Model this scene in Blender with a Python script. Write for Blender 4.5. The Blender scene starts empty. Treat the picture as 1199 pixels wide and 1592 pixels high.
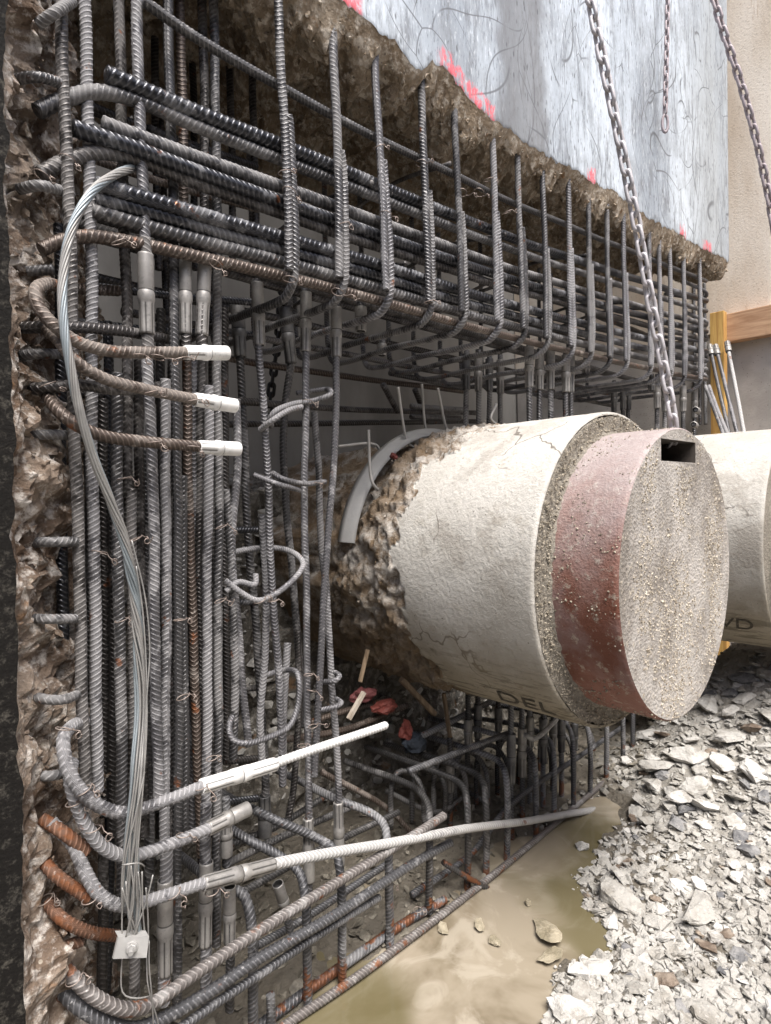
import bpy, bmesh, math, random
import numpy as np
from mathutils import Vector, Matrix, noise
rnd = random.Random(7)
SC = bpy.context.scene
COL = SC.collection

# ------------------------------------------------------------------ camera
FPX, CX, CY = 930.0, 599.5, 796.0
TH = math.radians(46.1)
F0 = Vector((math.cos(TH), math.sin(TH), 0)); R0 = Vector((math.sin(TH), -math.cos(TH), 0)); U0 = Vector((0, 0, 1))
PITCH, ROLL = math.radians(-1.42), 0.023
Fc = (F0*math.cos(PITCH) + U0*math.sin(PITCH)).normalized()
Up = (U0*math.cos(PITCH) - F0*math.sin(PITCH)).normalized()
Rc = R0*math.cos(ROLL) - Up*math.sin(ROLL)
Uc = R0*math.sin(ROLL) + Up*math.cos(ROLL)
CAM = Vector((0, -1.45, 1.53))
cd = bpy.data.cameras.new('camera'); cam = bpy.data.objects.new('camera', cd); COL.objects.link(cam)
cd.sensor_fit = 'VERTICAL'; cd.sensor_height = 24.0; cd.lens = 24.0*FPX/1592.0; cd.clip_start = 0.02; cd.clip_end = 500
M = Matrix(((Rc.x, Uc.x, -Fc.x, CAM.x), (Rc.y, Uc.y, -Fc.y, CAM.y), (Rc.z, Uc.z, -Fc.z, CAM.z), (0, 0, 0, 1)))
cam.matrix_world = M
SC.camera = cam
# ------------------------------------------------------------------ light
w = bpy.data.worlds.new('World'); SC.world = w; w.use_nodes = True
nt = w.node_tree; sky = nt.nodes.new('ShaderNodeTexSky'); sky.sky_type = 'NISHITA'; sky.sun_disc = False
SUN = Vector((-0.17, -0.43, 0.885)).normalized()          # towards the sun
sky.sun_elevation = math.asin(SUN.z); sky.sun_rotation = math.atan2(SUN.x, SUN.y)
sky.air_density = 1.0; sky.dust_density = 4.0; sky.ozone_density = 1.0
bg = nt.nodes['Background']; bg.inputs['Strength'].default_value = 0.13
nt.links.new(sky.outputs['Color'], bg.inputs['Color'])
sd = bpy.data.lights.new('sun', 'SUN'); sd.energy = 3.2; sd.angle = math.radians(35); sd.color = (1, 0.975, 0.94)
so = bpy.data.objects.new('sun', sd); COL.objects.link(so); so.location = (0, 0, 9)
so.rotation_euler = (-SUN).to_track_quat('-Z', 'Y').to_euler()
SC.cycles.max_bounces = 5; SC.cycles.diffuse_bounces = 3; SC.cycles.glossy_bounces = 3
SC.view_settings.view_transform = 'Standard'; SC.view_settings.look = 'None'
SC.view_settings.exposure = 1.0; SC.view_settings.gamma = 1.0; SC.view_settings.use_curve_mapping = False

# ------------------------------------------------------------------ pixel -> place helpers (w = metres in front of the bar plane, along -Y)
def ray(px, py):
    return Fc + Rc*((px-CX)/FPX) + Uc*((CY-py)/FPX)
def P(px, py, w=0.0):
    d = ray(px, py); return CAM + d*((-w - CAM.y)/d.y)
def G(px, py, z=0.0):
    d = ray(px, py); return CAM + d*((z - CAM.z)/d.z)
def PU(px, py, u):
    d = ray(px, py); return CAM + d*((u - CAM.x)/d.x)
def PF(px, py, f):
    return CAM + ray(px, py)*f
def depth(p): return (p - CAM).dot(Fc)

# ------------------------------------------------------------------ object helpers
WLOC = {}
def tag(o, label=None, cat=None, group=None, kind=None):
    if label: o['label'] = label
    if cat: o['category'] = cat
    if group: o['group'] = group
    if kind: o['kind'] = kind
    return o
def thing(name, loc, label, cat, group=None):
    o = bpy.data.objects.new(name, None); COL.objects.link(o); o.location = loc; o.empty_display_size = .1
    WLOC[o.name] = Vector(loc); return tag(o, label, cat, group)
def link_mesh(name, me, mat, parent=None, loc=None):
    o = bpy.data.objects.new(name, me); COL.objects.link(o)
    if mat and not me.materials: me.materials.append(MAT[mat])
    if parent is not None:
        o.parent = parent; p = WLOC[parent.name]
        L = Vector(loc) if loc is not None else p.copy()
        o.location = L - p; WLOC[o.name] = L
    else:
        L = Vector(loc) if loc is not None else Vector((0, 0, 0)); o.location = L; WLOC[o.name] = L
    return o
def np_mesh(name, V, Fq, uv=None, smooth=True):
    """V (n,3) array, Fq list/array of faces all of one size k"""
    V = np.asarray(V, np.float32); Fq = np.asarray(Fq, np.int32); k = Fq.shape[1]
    me = bpy.data.meshes.new(name); me.vertices.add(len(V)); me.vertices.foreach_set('co', V.ravel())
    me.loops.add(Fq.size); me.loops.foreach_set('vertex_index', Fq.ravel())
    me.polygons.add(len(Fq)); me.polygons.foreach_set('loop_start', np.arange(0, Fq.size, k, dtype=np.int32))
    me.polygons.foreach_set('loop_total', np.full(len(Fq), k, np.int32))
    me.polygons.foreach_set('use_smooth', np.full(len(Fq), smooth, bool))
    if uv is not None:
        l = me.uv_layers.new(name='UVMap'); l.data.foreach_set('uv', np.asarray(uv, np.float32)[Fq.ravel()].ravel())
    me.update(calc_edges=True); me.validate(); return me
def add(name, V, Fq, mat, parent=None, uv=None, smooth=True, loc=None):
    """mesh from WORLD coordinates; origin at loc (or the middle of its base)"""
    V = np.asarray(V, np.float64)
    if loc is None:
        loc = Vector(((V[:, 0].min()+V[:, 0].max())/2, (V[:, 1].min()+V[:, 1].max())/2, V[:, 2].min()))
    me = np_mesh(name, V - np.array(loc), Fq, uv, smooth)
    return link_mesh(name, me, mat, parent, loc)
def grid_faces(nr, nc, wrap=False):
    f = []
    cc = nc if wrap else nc-1
    i = np.arange(nr-1)[:, None]*nc; j = np.arange(cc)[None, :]; j2 = (j+1) % nc
    return np.stack([i+j, i+j2, i+nc+j2, i+nc+j], -1).reshape(-1, 4)

# ------------------------------------------------------------------ materials
MAT = {}
class NB:
    def __init__(s, name):
        m = bpy.data.materials.new(name); m.use_nodes = True; s.m = m; s.nt = m.node_tree
        s.b = s.nt.nodes['Principled BSDF']; MAT[name] = m
        s.pos = s.n('ShaderNodeNewGeometry').outputs['Position']
    def n(s, t, **kw):
        nd = s.nt.nodes.new(t)
        for k, v in kw.items():
            if k in nd.inputs.keys():
                s.set(nd.inputs[k], v)
            else: setattr(nd, k, v)
        return nd
    def set(s, sock, v):
        if isinstance(v, bpy.types.NodeSocket): s.nt.links.new(v, sock)
        else: sock.default_value = v
    def noise(s, scale, detail=5, rough=.55, vec=None, dist=0.0, lac=2.0):
        return s.n('ShaderNodeTexNoise', Vector=vec or s.pos, Scale=scale, Detail=detail, Roughness=rough, Distortion=dist).outputs['Fac']
    def vor(s, scale, feature='F1', vec=None, out='Distance', rand=1.0):
        return s.n('ShaderNodeTexVoronoi', feature=feature, Vector=vec or s.pos, Scale=scale, Randomness=rand).outputs[out]
    def scalevec(s, v, sc):
        return s.n('ShaderNodeMapping', Vector=v, Scale=sc).outputs[0]
    def ramp(s, fac, a, b, lo=0.0, hi=1.0, smooth=True):
        nd = s.n('ShaderNodeMapRange', Value=fac); nd.inputs[1].default_value = a; nd.inputs[2].default_value = b
        nd.inputs[3].default_value = lo; nd.inputs[4].default_value = hi
        if smooth: nd.interpolation_type = 'SMOOTHSTEP'
        return nd.outputs[0]
    def mix(s, f, a, b, blend='MIX'):
        nd = s.nt.nodes.new('ShaderNodeMix'); nd.data_type = 'RGBA'; nd.blend_type = blend
        for sock, v in ((nd.inputs[0], f), (nd.inputs[6], a), (nd.inputs[7], b)):
            if isinstance(v, tuple) and len(v) == 3: v = (*v, 1)
            s.set(sock, v)
        return nd.outputs[2]
    def math(s, op, a, b=0.0, c=None):
        nd = s.nt.nodes.new('ShaderNodeMath'); nd.operation = op; s.set(nd.inputs[0], a); s.set(nd.inputs[1], b)
        if c is not None: s.set(nd.inputs[2], c)
        return nd.outputs[0]
    def bump(s, h, strength=.5, dist=.01, prev=None):
        nd = s.n('ShaderNodeBump', Height=h, Strength=strength, Distance=dist)
        if prev is not None: s.nt.links.new(prev, nd.inputs['Normal'])
        return nd.outputs[0]
    def done(s, col, rough=.8, normal=None, metallic=0.0, spec=None):
        if isinstance(col, tuple) and len(col) == 3: col = (*col, 1)
        s.set(s.b.inputs['Base Color'], col); s.set(s.b.inputs['Roughness'], rough); s.set(s.b.inputs['Metallic'], metallic)
        if normal is not None: s.set(s.b.inputs['Normal'], normal)
        if spec is not None: s.set(s.b.inputs['Specular IOR Level'], spec)
        return s.m

def bar_mat(name, base, dust, dustamt, rust=0.0, metal=.45, rustz=False, rough=.5):
    b = NB(name)
    uv = b.n('ShaderNodeUVMap').outputs[0]; sp = b.n('ShaderNodeSeparateXYZ', Vector=uv)
    fold = b.math('ABSOLUTE', b.math('SUBTRACT', b.math('MULTIPLY', sp.outputs[1], 2.0), 1.0))
    ph = b.math('ADD', sp.outputs[0], b.math('MULTIPLY', fold, RIBSKEW))
    rib = b.math('MAXIMUM', b.math('MULTIPLY_ADD', b.math('COSINE', b.math('MULTIPLY', ph, 2*math.pi)), 1.18, -.18), 0.0)
    rnd_ = b.n('ShaderNodeObjectInfo').outputs['Random']
    n1 = b.noise(7, 4, .62); n2 = b.noise(38, 3, .65)
    d = b.math('ADD', b.math('MULTIPLY', n1, .65), b.math('MULTIPLY', n2, .35))
    d = b.math('ADD', d, b.math('MULTIPLY', b.math('SUBTRACT', rnd_, .5), .16))
    dm = b.ramp(d, .62-.30*dustamt, .74-.30*dustamt)
    dm = b.math('MULTIPLY', dm, .35+.6*dustamt)
    c = b.mix(b.noise(60, 2), tuple(x*.6 for x in base), tuple(min(1, x*1.45) for x in base))
    c = b.mix(dm, c, dust)
    crest = tuple(min(.8, x*2.1+.05) for x in base)
    c = b.mix(b.math('MULTIPLY', rib, .38), c, crest)
    c = b.mix(b.math('MULTIPLY', b.ramp(rib, .06, 0.0), .42), c, tuple(x*.5 for x in base))
    c = b.mix(b.ramp(b.noise(75, 3, .6), .63, .68, 0, .35+.4*dustamt), c, tuple(min(.7, x*1.25) for x in dust))
    if rust or rustz:
        rn = b.noise(16, 4, .65)
        if rustz:
            z = b.n('ShaderNodeSeparateXYZ', Vector=b.pos).outputs[2]
            rn = b.math('ADD', rn, b.ramp(z, .2, .02, 0, .16))
        rm = b.ramp(rn, .66-.2*rust, .74-.2*rust)
        c = b.mix(b.math('MULTIPLY', rm, .85), c, b.mix(b.noise(45, 2), (.075, .026, .012), (.27, .095, .030)))
    nb = b.bump(rib, .6, .002)
    nb = b.bump(b.noise(260, 1), .25, .002, nb)
    return b.done(c, b.ramp(dm, 0, .8, rough, .85), nb, b.ramp(dm, 0, .6, metal, .05), .5)
RIBSKEW = 1.7
bar_mat('bar_black', (.050, .051, .057), (.28, .28, .29), .36, .04, .75, rough=.32)
bar_mat('bar_dark', (.060, .055, .053), (.27, .255, .245), .46, .10, .55, rough=.40)
bar_mat('bar_brown', (.085, .064, .052), (.30, .265, .235), .50, .25, .4, rough=.45)
bar_mat('bar_grey', (.080, .078, .080), (.31, .30, .295), .52, .07, .55, rough=.42)
bar_mat('bar_lilac', (.115, .112, .118), (.36, .352, .354), .60, .04, .45, rough=.48)
bar_mat('bar_pale', (.27, .265, .262), (.50, .49, .475), .85, .04, .15, rough=.65)
bar_mat('bar_white', (.55, .545, .53), (.72, .71, .69), 1.0, 0, .0, rough=.7)
bar_mat('bar_rust', (.14, .125, .118), (.38, .37, .36), .60, .45, .3, rough=.6)
bar_mat('bar_stub', (.15, .075, .045), (.30, .26, .23), .35, .80, .15, rough=.75)
bar_mat('bar_sill', (.10, .10, .106), (.34, .335, .335), .48, .12, .45, rustz=True)
bar_mat('bar_silldark', (.06, .058, .058), (.26, .25, .245), .45, .15, .45, rustz=True)
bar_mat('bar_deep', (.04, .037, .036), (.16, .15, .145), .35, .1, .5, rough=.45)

def coup_mat(name, base, dust, rough=.5, metal=.4):
    b = NB(name); n1 = b.noise(14, 6, .6); n2 = b.noise(90, 4)
    uvs = b.n('ShaderNodeSeparateXYZ', Vector=b.n('ShaderNodeUVMap').outputs[0]); fr = b.math('FRACT', b.math('MULTIPLY', uvs.outputs[1], 6.0)); gm = b.math('MULTIPLY', b.ramp(b.math('ABSOLUTE', b.math('SUBTRACT', fr, .5)), .36, .44), b.ramp(uvs.outputs[0], .5, .9))
    gm = b.math('MAXIMUM', gm, b.ramp(uvs.outputs[0], -.2, -.8))
    c = b.mix(b.ramp(n1, .35, .65), base, dust); c = b.mix(b.ramp(n2, .55, .75, 0, .5), c, tuple(x*.45 for x in base)); c = b.mix(b.math('MULTIPLY', gm, .8), c, tuple(x*.16 for x in base))  # flutes and ring line painted dark, for grime and their shade
    b.done(c, rough, b.bump(n2, .2, .002), metal)
coup_mat('coupler_grey', (.24, .23, .22), (.36, .345, .325))
coup_mat('coupler_dark', (.10, .10, .105), (.2, .195, .19))
coup_mat('coupler_white', (.62, .61, .59), (.82, .81, .79), .6, .1)
b = NB('coupler_hole'); b.done((.012, .011, .01), .9)

b = NB('wire'); b.done(b.mix(b.noise(80), (.16, .10, .075), (.4, .36, .33)), .5, None, .5)
b = NB('cable'); b.done(b.mix(b.noise(20, 5), (.19, .22, .235), (.36, .40, .42)), .45, b.bump(b.noise(300), .2, .001), .5)
b = NB('cable_old'); b.done(b.mix(b.noise(25, 5), (.17, .165, .16), (.40, .39, .37)), .5, None, .4)
b = NB('galvanised'); b.done(b.mix(b.noise(40, 5), (.26, .255, .245), (.44, .43, .415)), .5, b.bump(b.noise(150), .2, .001), .4)
b = NB('chain'); b.done(b.mix(b.noise(45, 5), (.33, .31, .32), (.58, .56, .57)), .6, b.bump(b.noise(200), .3, .001), .35)
b = NB('chain_rust'); b.done(b.mix(b.noise(45, 5), (.20, .155, .16), (.44, .39, .40)), .6, b.bump(b.noise(200), .3, .001), .3)
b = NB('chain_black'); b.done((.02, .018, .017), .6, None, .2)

def broken_mat(name, dark, mid, pale, sc=1.0):
    b = NB(name)
    n1 = b.noise(3.2*sc, 8, .62); n2 = b.noise(17*sc, 8, .68); n3 = b.noise(70*sc, 5, .7)
    v = b.vor(38*sc, vec=None); vc = b.vor(38*sc, out='Color')
    c = b.mix(b.ramp(n1, .36, .64), dark, mid)
    c = b.mix(b.ramp(n2, .47, .66), c, pale)
    c = b.mix(b.ramp(n2, .40, .28), c, tuple(x*.35 for x in dark))
    agg = b.ramp(v, .30, .22); sep = b.n('ShaderNodeSeparateColor', Color=vc)
    pick = b.math('MULTIPLY', agg, b.ramp(sep.outputs[0], .66, .7))
    c = b.mix(b.math('MULTIPLY', pick, .75), c, b.mix(sep.outputs[1], (.10, .085, .07), (.50, .44, .36)))
    orange = b.ramp(b.noise(6.5*sc, 6, .6), .62, .70)
    c = b.mix(b.math('MULTIPLY', orange, .55), c, (.28, .14, .05))
    nb = b.bump(n2, .9, .03/sc); nb = b.bump(v, .5, .012/sc, nb); nb = b.bump(n3, .7, .006/sc, nb)
    b.done(c, .95, nb, 0, .2)
broken_mat('broken_side', (.12, .08, .055), (.34, .275, .22), (.68, .63, .575), 1.6)
broken_mat('broken_under', (.22, .165, .11), (.42, .345, .26), (.62, .55, .46), 1.8)
broken_mat('soil', (.09, .08, .066), (.20, .185, .16), (.36, .34, .305), 1.0)

# dark stained front of the side wall
b = NB('black_face'); n1 = b.noise(55, 7, .75); n2 = b.noise(120, 4)
b.done(b.mix(b.ramp(n1, .5, .75), (.012, .011, .010), (.085, .078, .066)), .75, b.bump(n2, .6, .004), 0, .08)

# upper wall: formed face, scraped, with pink paint close to the broken edge (attribute 'edge' = height above the edge)
b = NB('wall_face')
n1 = b.noise(1.6, 6, .62, b.scalevec(b.pos, (1, 1, .22))); n2 = b.noise(20, 8, .72, b.scalevec(b.pos, (1.0, 1, .2))); n3 = b.noise(95, 5, .65, b.scalevec(b.pos, (1, 1, .25)))
nm = b.noise(5, 7, .65)
c = b.mix(b.ramp(n1, .34, .64), (.31, .345, .385), (.60, .655, .71))
c = b.mix(b.ramp(nm, .45, .72, 0, .55), c, (.26, .275, .29))
c = b.mix(b.ramp(n2, .47, .66, 0, .75), c, (.17, .18, .195))
c = b.mix(b.ramp(n3, .55, .70, 0, .75), c, (.10, .105, .115)); c = b.mix(b.ramp(n3, .44, .30, 0, .6), c, (.74, .78, .82))
sx = b.n('ShaderNodeSeparateXYZ', Vector=b.pos)
wob = b.math('ADD', sx.outputs[0], b.math('MULTIPLY', b.noise(6, 4), .16))
band = b.math('MULTIPLY', b.ramp(wob, 2.02, 2.12), b.ramp(wob, 2.46, 2.36))
band2 = b.math('MULTIPLY', b.ramp(sx.outputs[0], 3.7, 4.4), b.ramp(n1, .3, .6))
c = b.mix(b.math('MULTIPLY', band, .75), c, b.mix(n2, (.09, .09, .093), (.20, .20, .205))); c = b.mix(b.math('MULTIPLY', band2, .55), c, (.24, .25, .245))
dots = b.ramp(b.vor(30, vec=b.scalevec(b.pos, (1, 1, .35))), .17, .08)
c = b.mix(b.math('MULTIPLY', dots, .7), c, (.06, .06, .065))
for sc_, ro, th in ((1.3, .5, .007), (1.9, -.5, .007), (2.6, .3, .008), (1.6, .9, .006)):      # long thin scratches
    mp = b.n('ShaderNodeMapping', Vector=b.pos, Rotation=(0, ro, 0), Scale=(1, 1, .28)).outputs[0]
    wv = b.n('ShaderNodeVectorMath', operation='ADD'); b.set(wv.inputs[0], mp)
    nz = b.n('ShaderNodeTexNoise', Vector=b.pos, Scale=.8, Detail=1); sc2 = b.n('ShaderNodeVectorMath', operation='SCALE'); b.set(sc2.inputs[0], nz.outputs['Color']); sc2.inputs['Scale'].default_value = 1.7
    b.set(wv.inputs[1], sc2.outputs[0])
    e = b.vor(sc_, 'DISTANCE_TO_EDGE', wv.outputs[0])
    keepm = b.ramp(b.noise(2.2+sc_, 3), .42, .54, 0, .85)
    c = b.mix(b.math('MULTIPLY', b.ramp(e, th, th*.15), keepm), c, (.12, .125, .135))
at = b.n('ShaderNodeAttribute', attribute_name='edge').outputs['Fac']
pn = b.noise(7, 6, .6)
PX = [(P(548, 32, .08).x, .05), (P(722, 150, .08).x, .16), (P(760, 185, .08).x, .05), (P(920, 278, .08).x, .05), (P(1062, 368, .08).x, .06), (P(1100, 386, .08).x, .10)]
winm = 0.0
for cx_, hw in PX: winm = b.math('MAXIMUM', winm, b.ramp(b.math('ABSOLUTE', b.math('SUBTRACT', sx.outputs[0], cx_)), hw, hw*.6))
pk = b.math('MULTIPLY', b.ramp(b.math('ADD', at, b.math('MULTIPLY', b.noise(30, 5, .7), .09)), .115, .095), b.math('MULTIPLY', winm, b.ramp(b.noise(38, 6, .75, b.scalevec(b.pos, (1, 1, .5))), .42, .56, 0, .92)))
c = b.mix(pk, c, (.74, .13, .16))
b.done(c, .62, b.bump(b.math('ADD', n2, n3), .35, .004), 0, .35)

b = NB('back_wall'); n1 = b.noise(1.7, 6, .6, b.scalevec(b.pos, (1, 1, .4))); n2 = b.noise(30, 6)
b.done(b.mix(b.ramp(n1, .3, .7), (.19, .182, .172), (.32, .31, .295)), .85, b.bump(n2, .3, .004))
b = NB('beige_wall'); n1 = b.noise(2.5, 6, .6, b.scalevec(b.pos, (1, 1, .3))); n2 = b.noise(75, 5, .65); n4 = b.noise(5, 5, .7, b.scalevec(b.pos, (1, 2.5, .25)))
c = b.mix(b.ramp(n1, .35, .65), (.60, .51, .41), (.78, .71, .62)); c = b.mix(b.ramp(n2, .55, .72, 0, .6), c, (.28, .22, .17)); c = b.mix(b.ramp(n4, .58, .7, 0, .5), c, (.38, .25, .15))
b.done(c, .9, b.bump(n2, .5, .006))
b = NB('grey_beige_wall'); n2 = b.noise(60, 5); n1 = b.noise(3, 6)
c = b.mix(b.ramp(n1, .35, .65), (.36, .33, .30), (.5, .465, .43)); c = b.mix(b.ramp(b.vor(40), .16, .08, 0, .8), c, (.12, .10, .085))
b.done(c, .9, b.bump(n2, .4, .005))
def wood(name, a, c_, ax):
    b = NB(name); s = [26, 26, 26]; s[ax] = 1.6
    g = b.noise(1, 6, .6, b.scalevec(b.pos, tuple(s)), 1.2); n2 = b.noise(8, 5)
    c = b.mix(b.ramp(g, .35, .65), a, c_); c = b.mix(b.ramp(n2, .6, .75, 0, .5), c, tuple(x*.4 for x in a))
    b.done(c, .75, b.bump(g, .3, .003))
wood('timber', (.36, .20, .11), (.56, .36, .22), 1)
wood('timber_yellow', (.42, .22, .06), (.66, .42, .13), 2)
wood('stick', (.13, .09, .055), (.26, .19, .125), 2)
wood('stick_pale', (.30, .25, .20), (.44, .39, .33), 2)

# pipe
b = NB('pipe_concrete')
at = b.n('ShaderNodeAttribute', attribute_name='broken').outputs['Fac']
n1 = b.noise(2.2, 6, .6); n2 = b.noise(60, 5, .65); n3 = b.noise(200, 3); n4 = b.noise(10, 8, .7)
c = b.mix(b.ramp(n1, .35, .65), (.38, .36, .325), (.52, .50, .46)); c = b.mix(b.ramp(n4, .55, .70, 0, .55), c, (.33, .295, .245)); c = b.mix(b.ramp(n2, .56, .72, 0, .45), c, (.26, .23, .19))
speck = b.ramp(b.vor(28), .10, .05); c = b.mix(b.math('MULTIPLY', speck, .7), c, (.13, .11, .09))
c = b.mix(b.math('MULTIPLY', b.ramp(b.noise(1.4, 8, .72), .50, .57), .5), c, (.27, .245, .21))
cv_ = b.n('ShaderNodeTexNoise', Vector=b.pos, Scale=3.0, Detail=4); cs_ = b.n('ShaderNodeVectorMath', operation='MULTIPLY_ADD'); b.set(cs_.inputs[0], cv_.outputs['Color']); cs_.inputs[1].default_value = (.5, .5, .5); b.set(cs_.inputs[2], b.pos)
c = b.mix(b.math('MULTIPLY', b.ramp(b.vor(2.6, 'DISTANCE_TO_EDGE', cs_.outputs[0]), .012, .002), b.ramp(b.noise(1.9, 2), .50, .58, 0, .8)), c, (.10, .085, .07))
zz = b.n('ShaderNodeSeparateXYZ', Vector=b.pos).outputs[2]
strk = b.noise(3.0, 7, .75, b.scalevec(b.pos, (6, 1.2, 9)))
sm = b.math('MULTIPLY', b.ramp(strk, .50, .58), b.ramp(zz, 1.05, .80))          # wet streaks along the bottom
c = b.mix(b.ramp(b.math('ADD', zz, b.math('MULTIPLY', n1, .5)), 1.5, 1.0, 0, .75), c, (.24, .20, .135))  # brown damp stain on the lower half, underside shade painted in with it
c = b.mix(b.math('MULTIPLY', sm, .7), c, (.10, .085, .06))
r1 = b.noise(13, 9, .72); r2 = b.noise(40, 6, .7)
br = b.mix(b.ramp(r1, .36, .60), (.19, .135, .085), (.56, .52, .47)); br = b.mix(b.ramp(r2, .58, .7, 0, .7), br, (.10, .07, .045)); br = b.mix(b.ramp(b.noise(4, 6), .46, .60, 0, .8), br, (.25, .175, .105))
br = b.mix(b.ramp(b.math('ADD', zz, b.math('MULTIPLY', r1, .6)), 1.6, 1.2, 0, .8), br, b.mix(r2, (.075, .05, .03), (.28, .21, .135)))  # root browner low down: soil colour and shade painted together
c = b.mix(b.ramp(at, .3, .6), c, br)
h = b.math('ADD', b.math('MULTIPLY', r1, b.math('MULTIPLY', at, 3.0)), b.math('MULTIPLY', n2, .45))
nb = b.bump(h, .8, .016); nb = b.bump(n3, .4, .004, nb)
b.done(c, .92, nb, 0, .2)
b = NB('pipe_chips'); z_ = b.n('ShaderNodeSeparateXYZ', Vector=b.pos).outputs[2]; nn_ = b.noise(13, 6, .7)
c = b.mix(b.ramp(nn_, .4, .62), (.17, .12, .075), (.55, .51, .45)); c = b.mix(b.ramp(b.math('ADD', z_, b.math('MULTIPLY', nn_, .6)), 1.6, 1.2, 0, .8), c, (.17, .125, .08)); b.done(c, .95, b.bump(b.noise(120, 4), .6, .004))  # chips follow the root: soil brown with painted shade low down
b = NB('pipe_band')
n1 = b.noise(2.6, 6, .65); n2 = b.noise(34, 8, .7); n3 = b.noise(130, 4)
c = b.mix(b.ramp(n1, .36, .62), (.15, .052, .030), (.25, .115, .085)); c = b.mix(b.ramp(b.noise(3, 6, .65), .48, .64, 0, .5), c, (.29, .22, .215))
c = b.mix(b.ramp(n2, .54, .64, 0, .8), c, (.36, .30, .24)); c = b.mix(b.ramp(b.vor(45), .12, .05, 0, .8), c, (.07, .03, .02))
zb_ = b.n('ShaderNodeSeparateXYZ', Vector=b.pos).outputs[2]
c = b.mix(b.ramp(b.math('ADD', zb_, b.math('MULTIPLY', b.noise(5, 6, .7), .7)), 1.45, 2.05, 0, .8), c, b.mix(n2, (.25, .205, .20), (.46, .43, .42)))
b.done(c, .72, b.bump(b.math('ADD', n2, n3), .6, .006), 0.1)
b = NB('pipe_cap')
n1 = b.noise(3.5, 7, .7, b.scalevec(b.pos, (1, 1, .6))); n2 = b.noise(42, 8, .75); v = b.vor(95)
c = b.mix(b.ramp(n1, .38, .62), (.24, .215, .19), (.46, .43, .40)); c = b.mix(b.ramp(n2, .54, .64, 0, .8), c, (.52, .46, .37)); c = b.mix(b.ramp(v, .26, .12, 0, .7), c, (.14, .115, .09))
nb = b.bump(n2, .8, .010); nb = b.bump(v, .5, .006, nb)
b.done(c, .92, nb, 0, .2)
b = NB('grit'); b.done(b.mix(b.ramp(b.noise(60, 4, .7), .35, .65), (.20, .165, .12), (.58, .52, .43)), .95)
b = NB('grit_brown'); b.done(b.mix(b.ramp(b.noise(60, 4, .7), .35, .65), (.13, .11, .08), (.44, .39, .31)), .95)
b = NB('grit_dark'); b.done(b.mix(b.noise(90, 5), (.09, .08, .065), (.36, .325, .27)), .95, b.bump(b.noise(120, 5), .9, .01))
b = NB('rim'); b.done(b.mix(b.noise(9, 7, .65), (.26, .255, .245), (.42, .415, .405)), .6, b.bump(b.noise(60), .3, .003), .25)
b = NB('dowel'); b.done(b.mix(b.noise(30), (.36, .345, .32), (.58, .56, .53)), .6, None, .3)
b = NB('void'); b.done(b.mix(b.noise(30), (.05, .042, .035), (.12, .10, .085)), .95)
b = NB('ink'); b.done(b.mix(b.ramp(b.noise(60, 5, .7), .5, .7), (.05, .042, .03), (.12, .10, .075)), .9)
b = NB('red_plastic'); b.done(b.mix(b.noise(20), (.10, .018, .014), (.22, .055, .04)), .7)
b = NB('maroon_plastic'); b.done(b.mix(b.noise(20), (.11, .025, .03), (.20, .07, .065)), .7)
b = NB('navy_cloth'); b.done(b.mix(b.noise(60), (.012, .016, .025), (.04, .05, .065)), .85)

# rubble
b = NB('rock')
ob = b.n('ShaderNodeObjectInfo').outputs['Random']; tc = b.pos
n1 = b.noise(11, 8, .66); n2 = b.noise(70, 6, .7)
c = b.mix(ob, (.36, .345, .315), (.60, .585, .555)); c = b.mix(b.ramp(n1, .45, .66, 0, .75), c, (.24, .22, .19)); c = b.mix(b.ramp(n2, .57, .7, 0, .5), c, (.70, .685, .655))
nb = b.bump(n1, .9, .03); nb = b.bump(n2, .7, .006, nb)
b.done(c, .93, nb, 0, .2)
b = NB('rock_dark'); n1 = b.noise(14, 8, .66); n2 = b.noise(80, 5)
b.done(b.mix(b.ramp(n1, .4, .65), (.11, .11, .115), (.27, .265, .26)), .8, b.bump(n2, .6, .006, b.bump(n1, .8, .02)))
b = NB('rock_brown'); n1 = b.noise(14, 8, .66); n2 = b.noise(80, 5)
b.done(b.mix(b.ramp(n1, .4, .65), (.13, .095, .07), (.30, .25, .20)), .85, b.bump(n2, .6, .006, b.bump(n1, .8, .02)))
b = NB('rock_wet'); n1 = b.noise(14, 8, .66); n2 = b.noise(80, 5)
b.done(b.mix(b.ramp(n1, .4, .65), (.22, .19, .13), (.40, .35, .26)), .55, b.bump(n2, .6, .006, b.bump(n1, .8, .02)))
b = NB('rock_mud'); n1 = b.noise(14, 6, .66)
b.done(b.mix(b.ramp(n1, .4, .65), (.09, .08, .062), (.27, .245, .20)), .7, b.bump(n1, .8, .02))
b = NB('ground')
n1 = b.noise(2.5, 7, .62); n2 = b.noise(22, 9, .72); n3 = b.noise(95, 5, .7); v = b.vor(30)
z = b.n('ShaderNodeSeparateXYZ', Vector=b.pos).outputs[2]
c = b.mix(b.ramp(n1, .35, .65), (.28, .26, .225), (.42, .40, .365)); c = b.mix(b.ramp(n2, .5, .7, 0, .7), c, (.52, .505, .475)); c = b.mix(b.ramp(n2, .42, .30, 0, .7), c, (.17, .15, .12))
wet = b.ramp(b.math('ADD', z, b.math('MULTIPLY', n1, .03)), .075, .038)
c = b.mix(b.math('MULTIPLY', wet, .85), c, b.mix(n2, (.07, .058, .042), (.23, .20, .155)))
nb = b.bump(n2, .9, .03); nb = b.bump(v, .5, .015, nb); nb = b.bump(n3, .7, .006, nb)
b.done(c, b.ramp(wet, 0, 1, .95, .5), nb, 0, .3)
b = NB('water')
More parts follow.
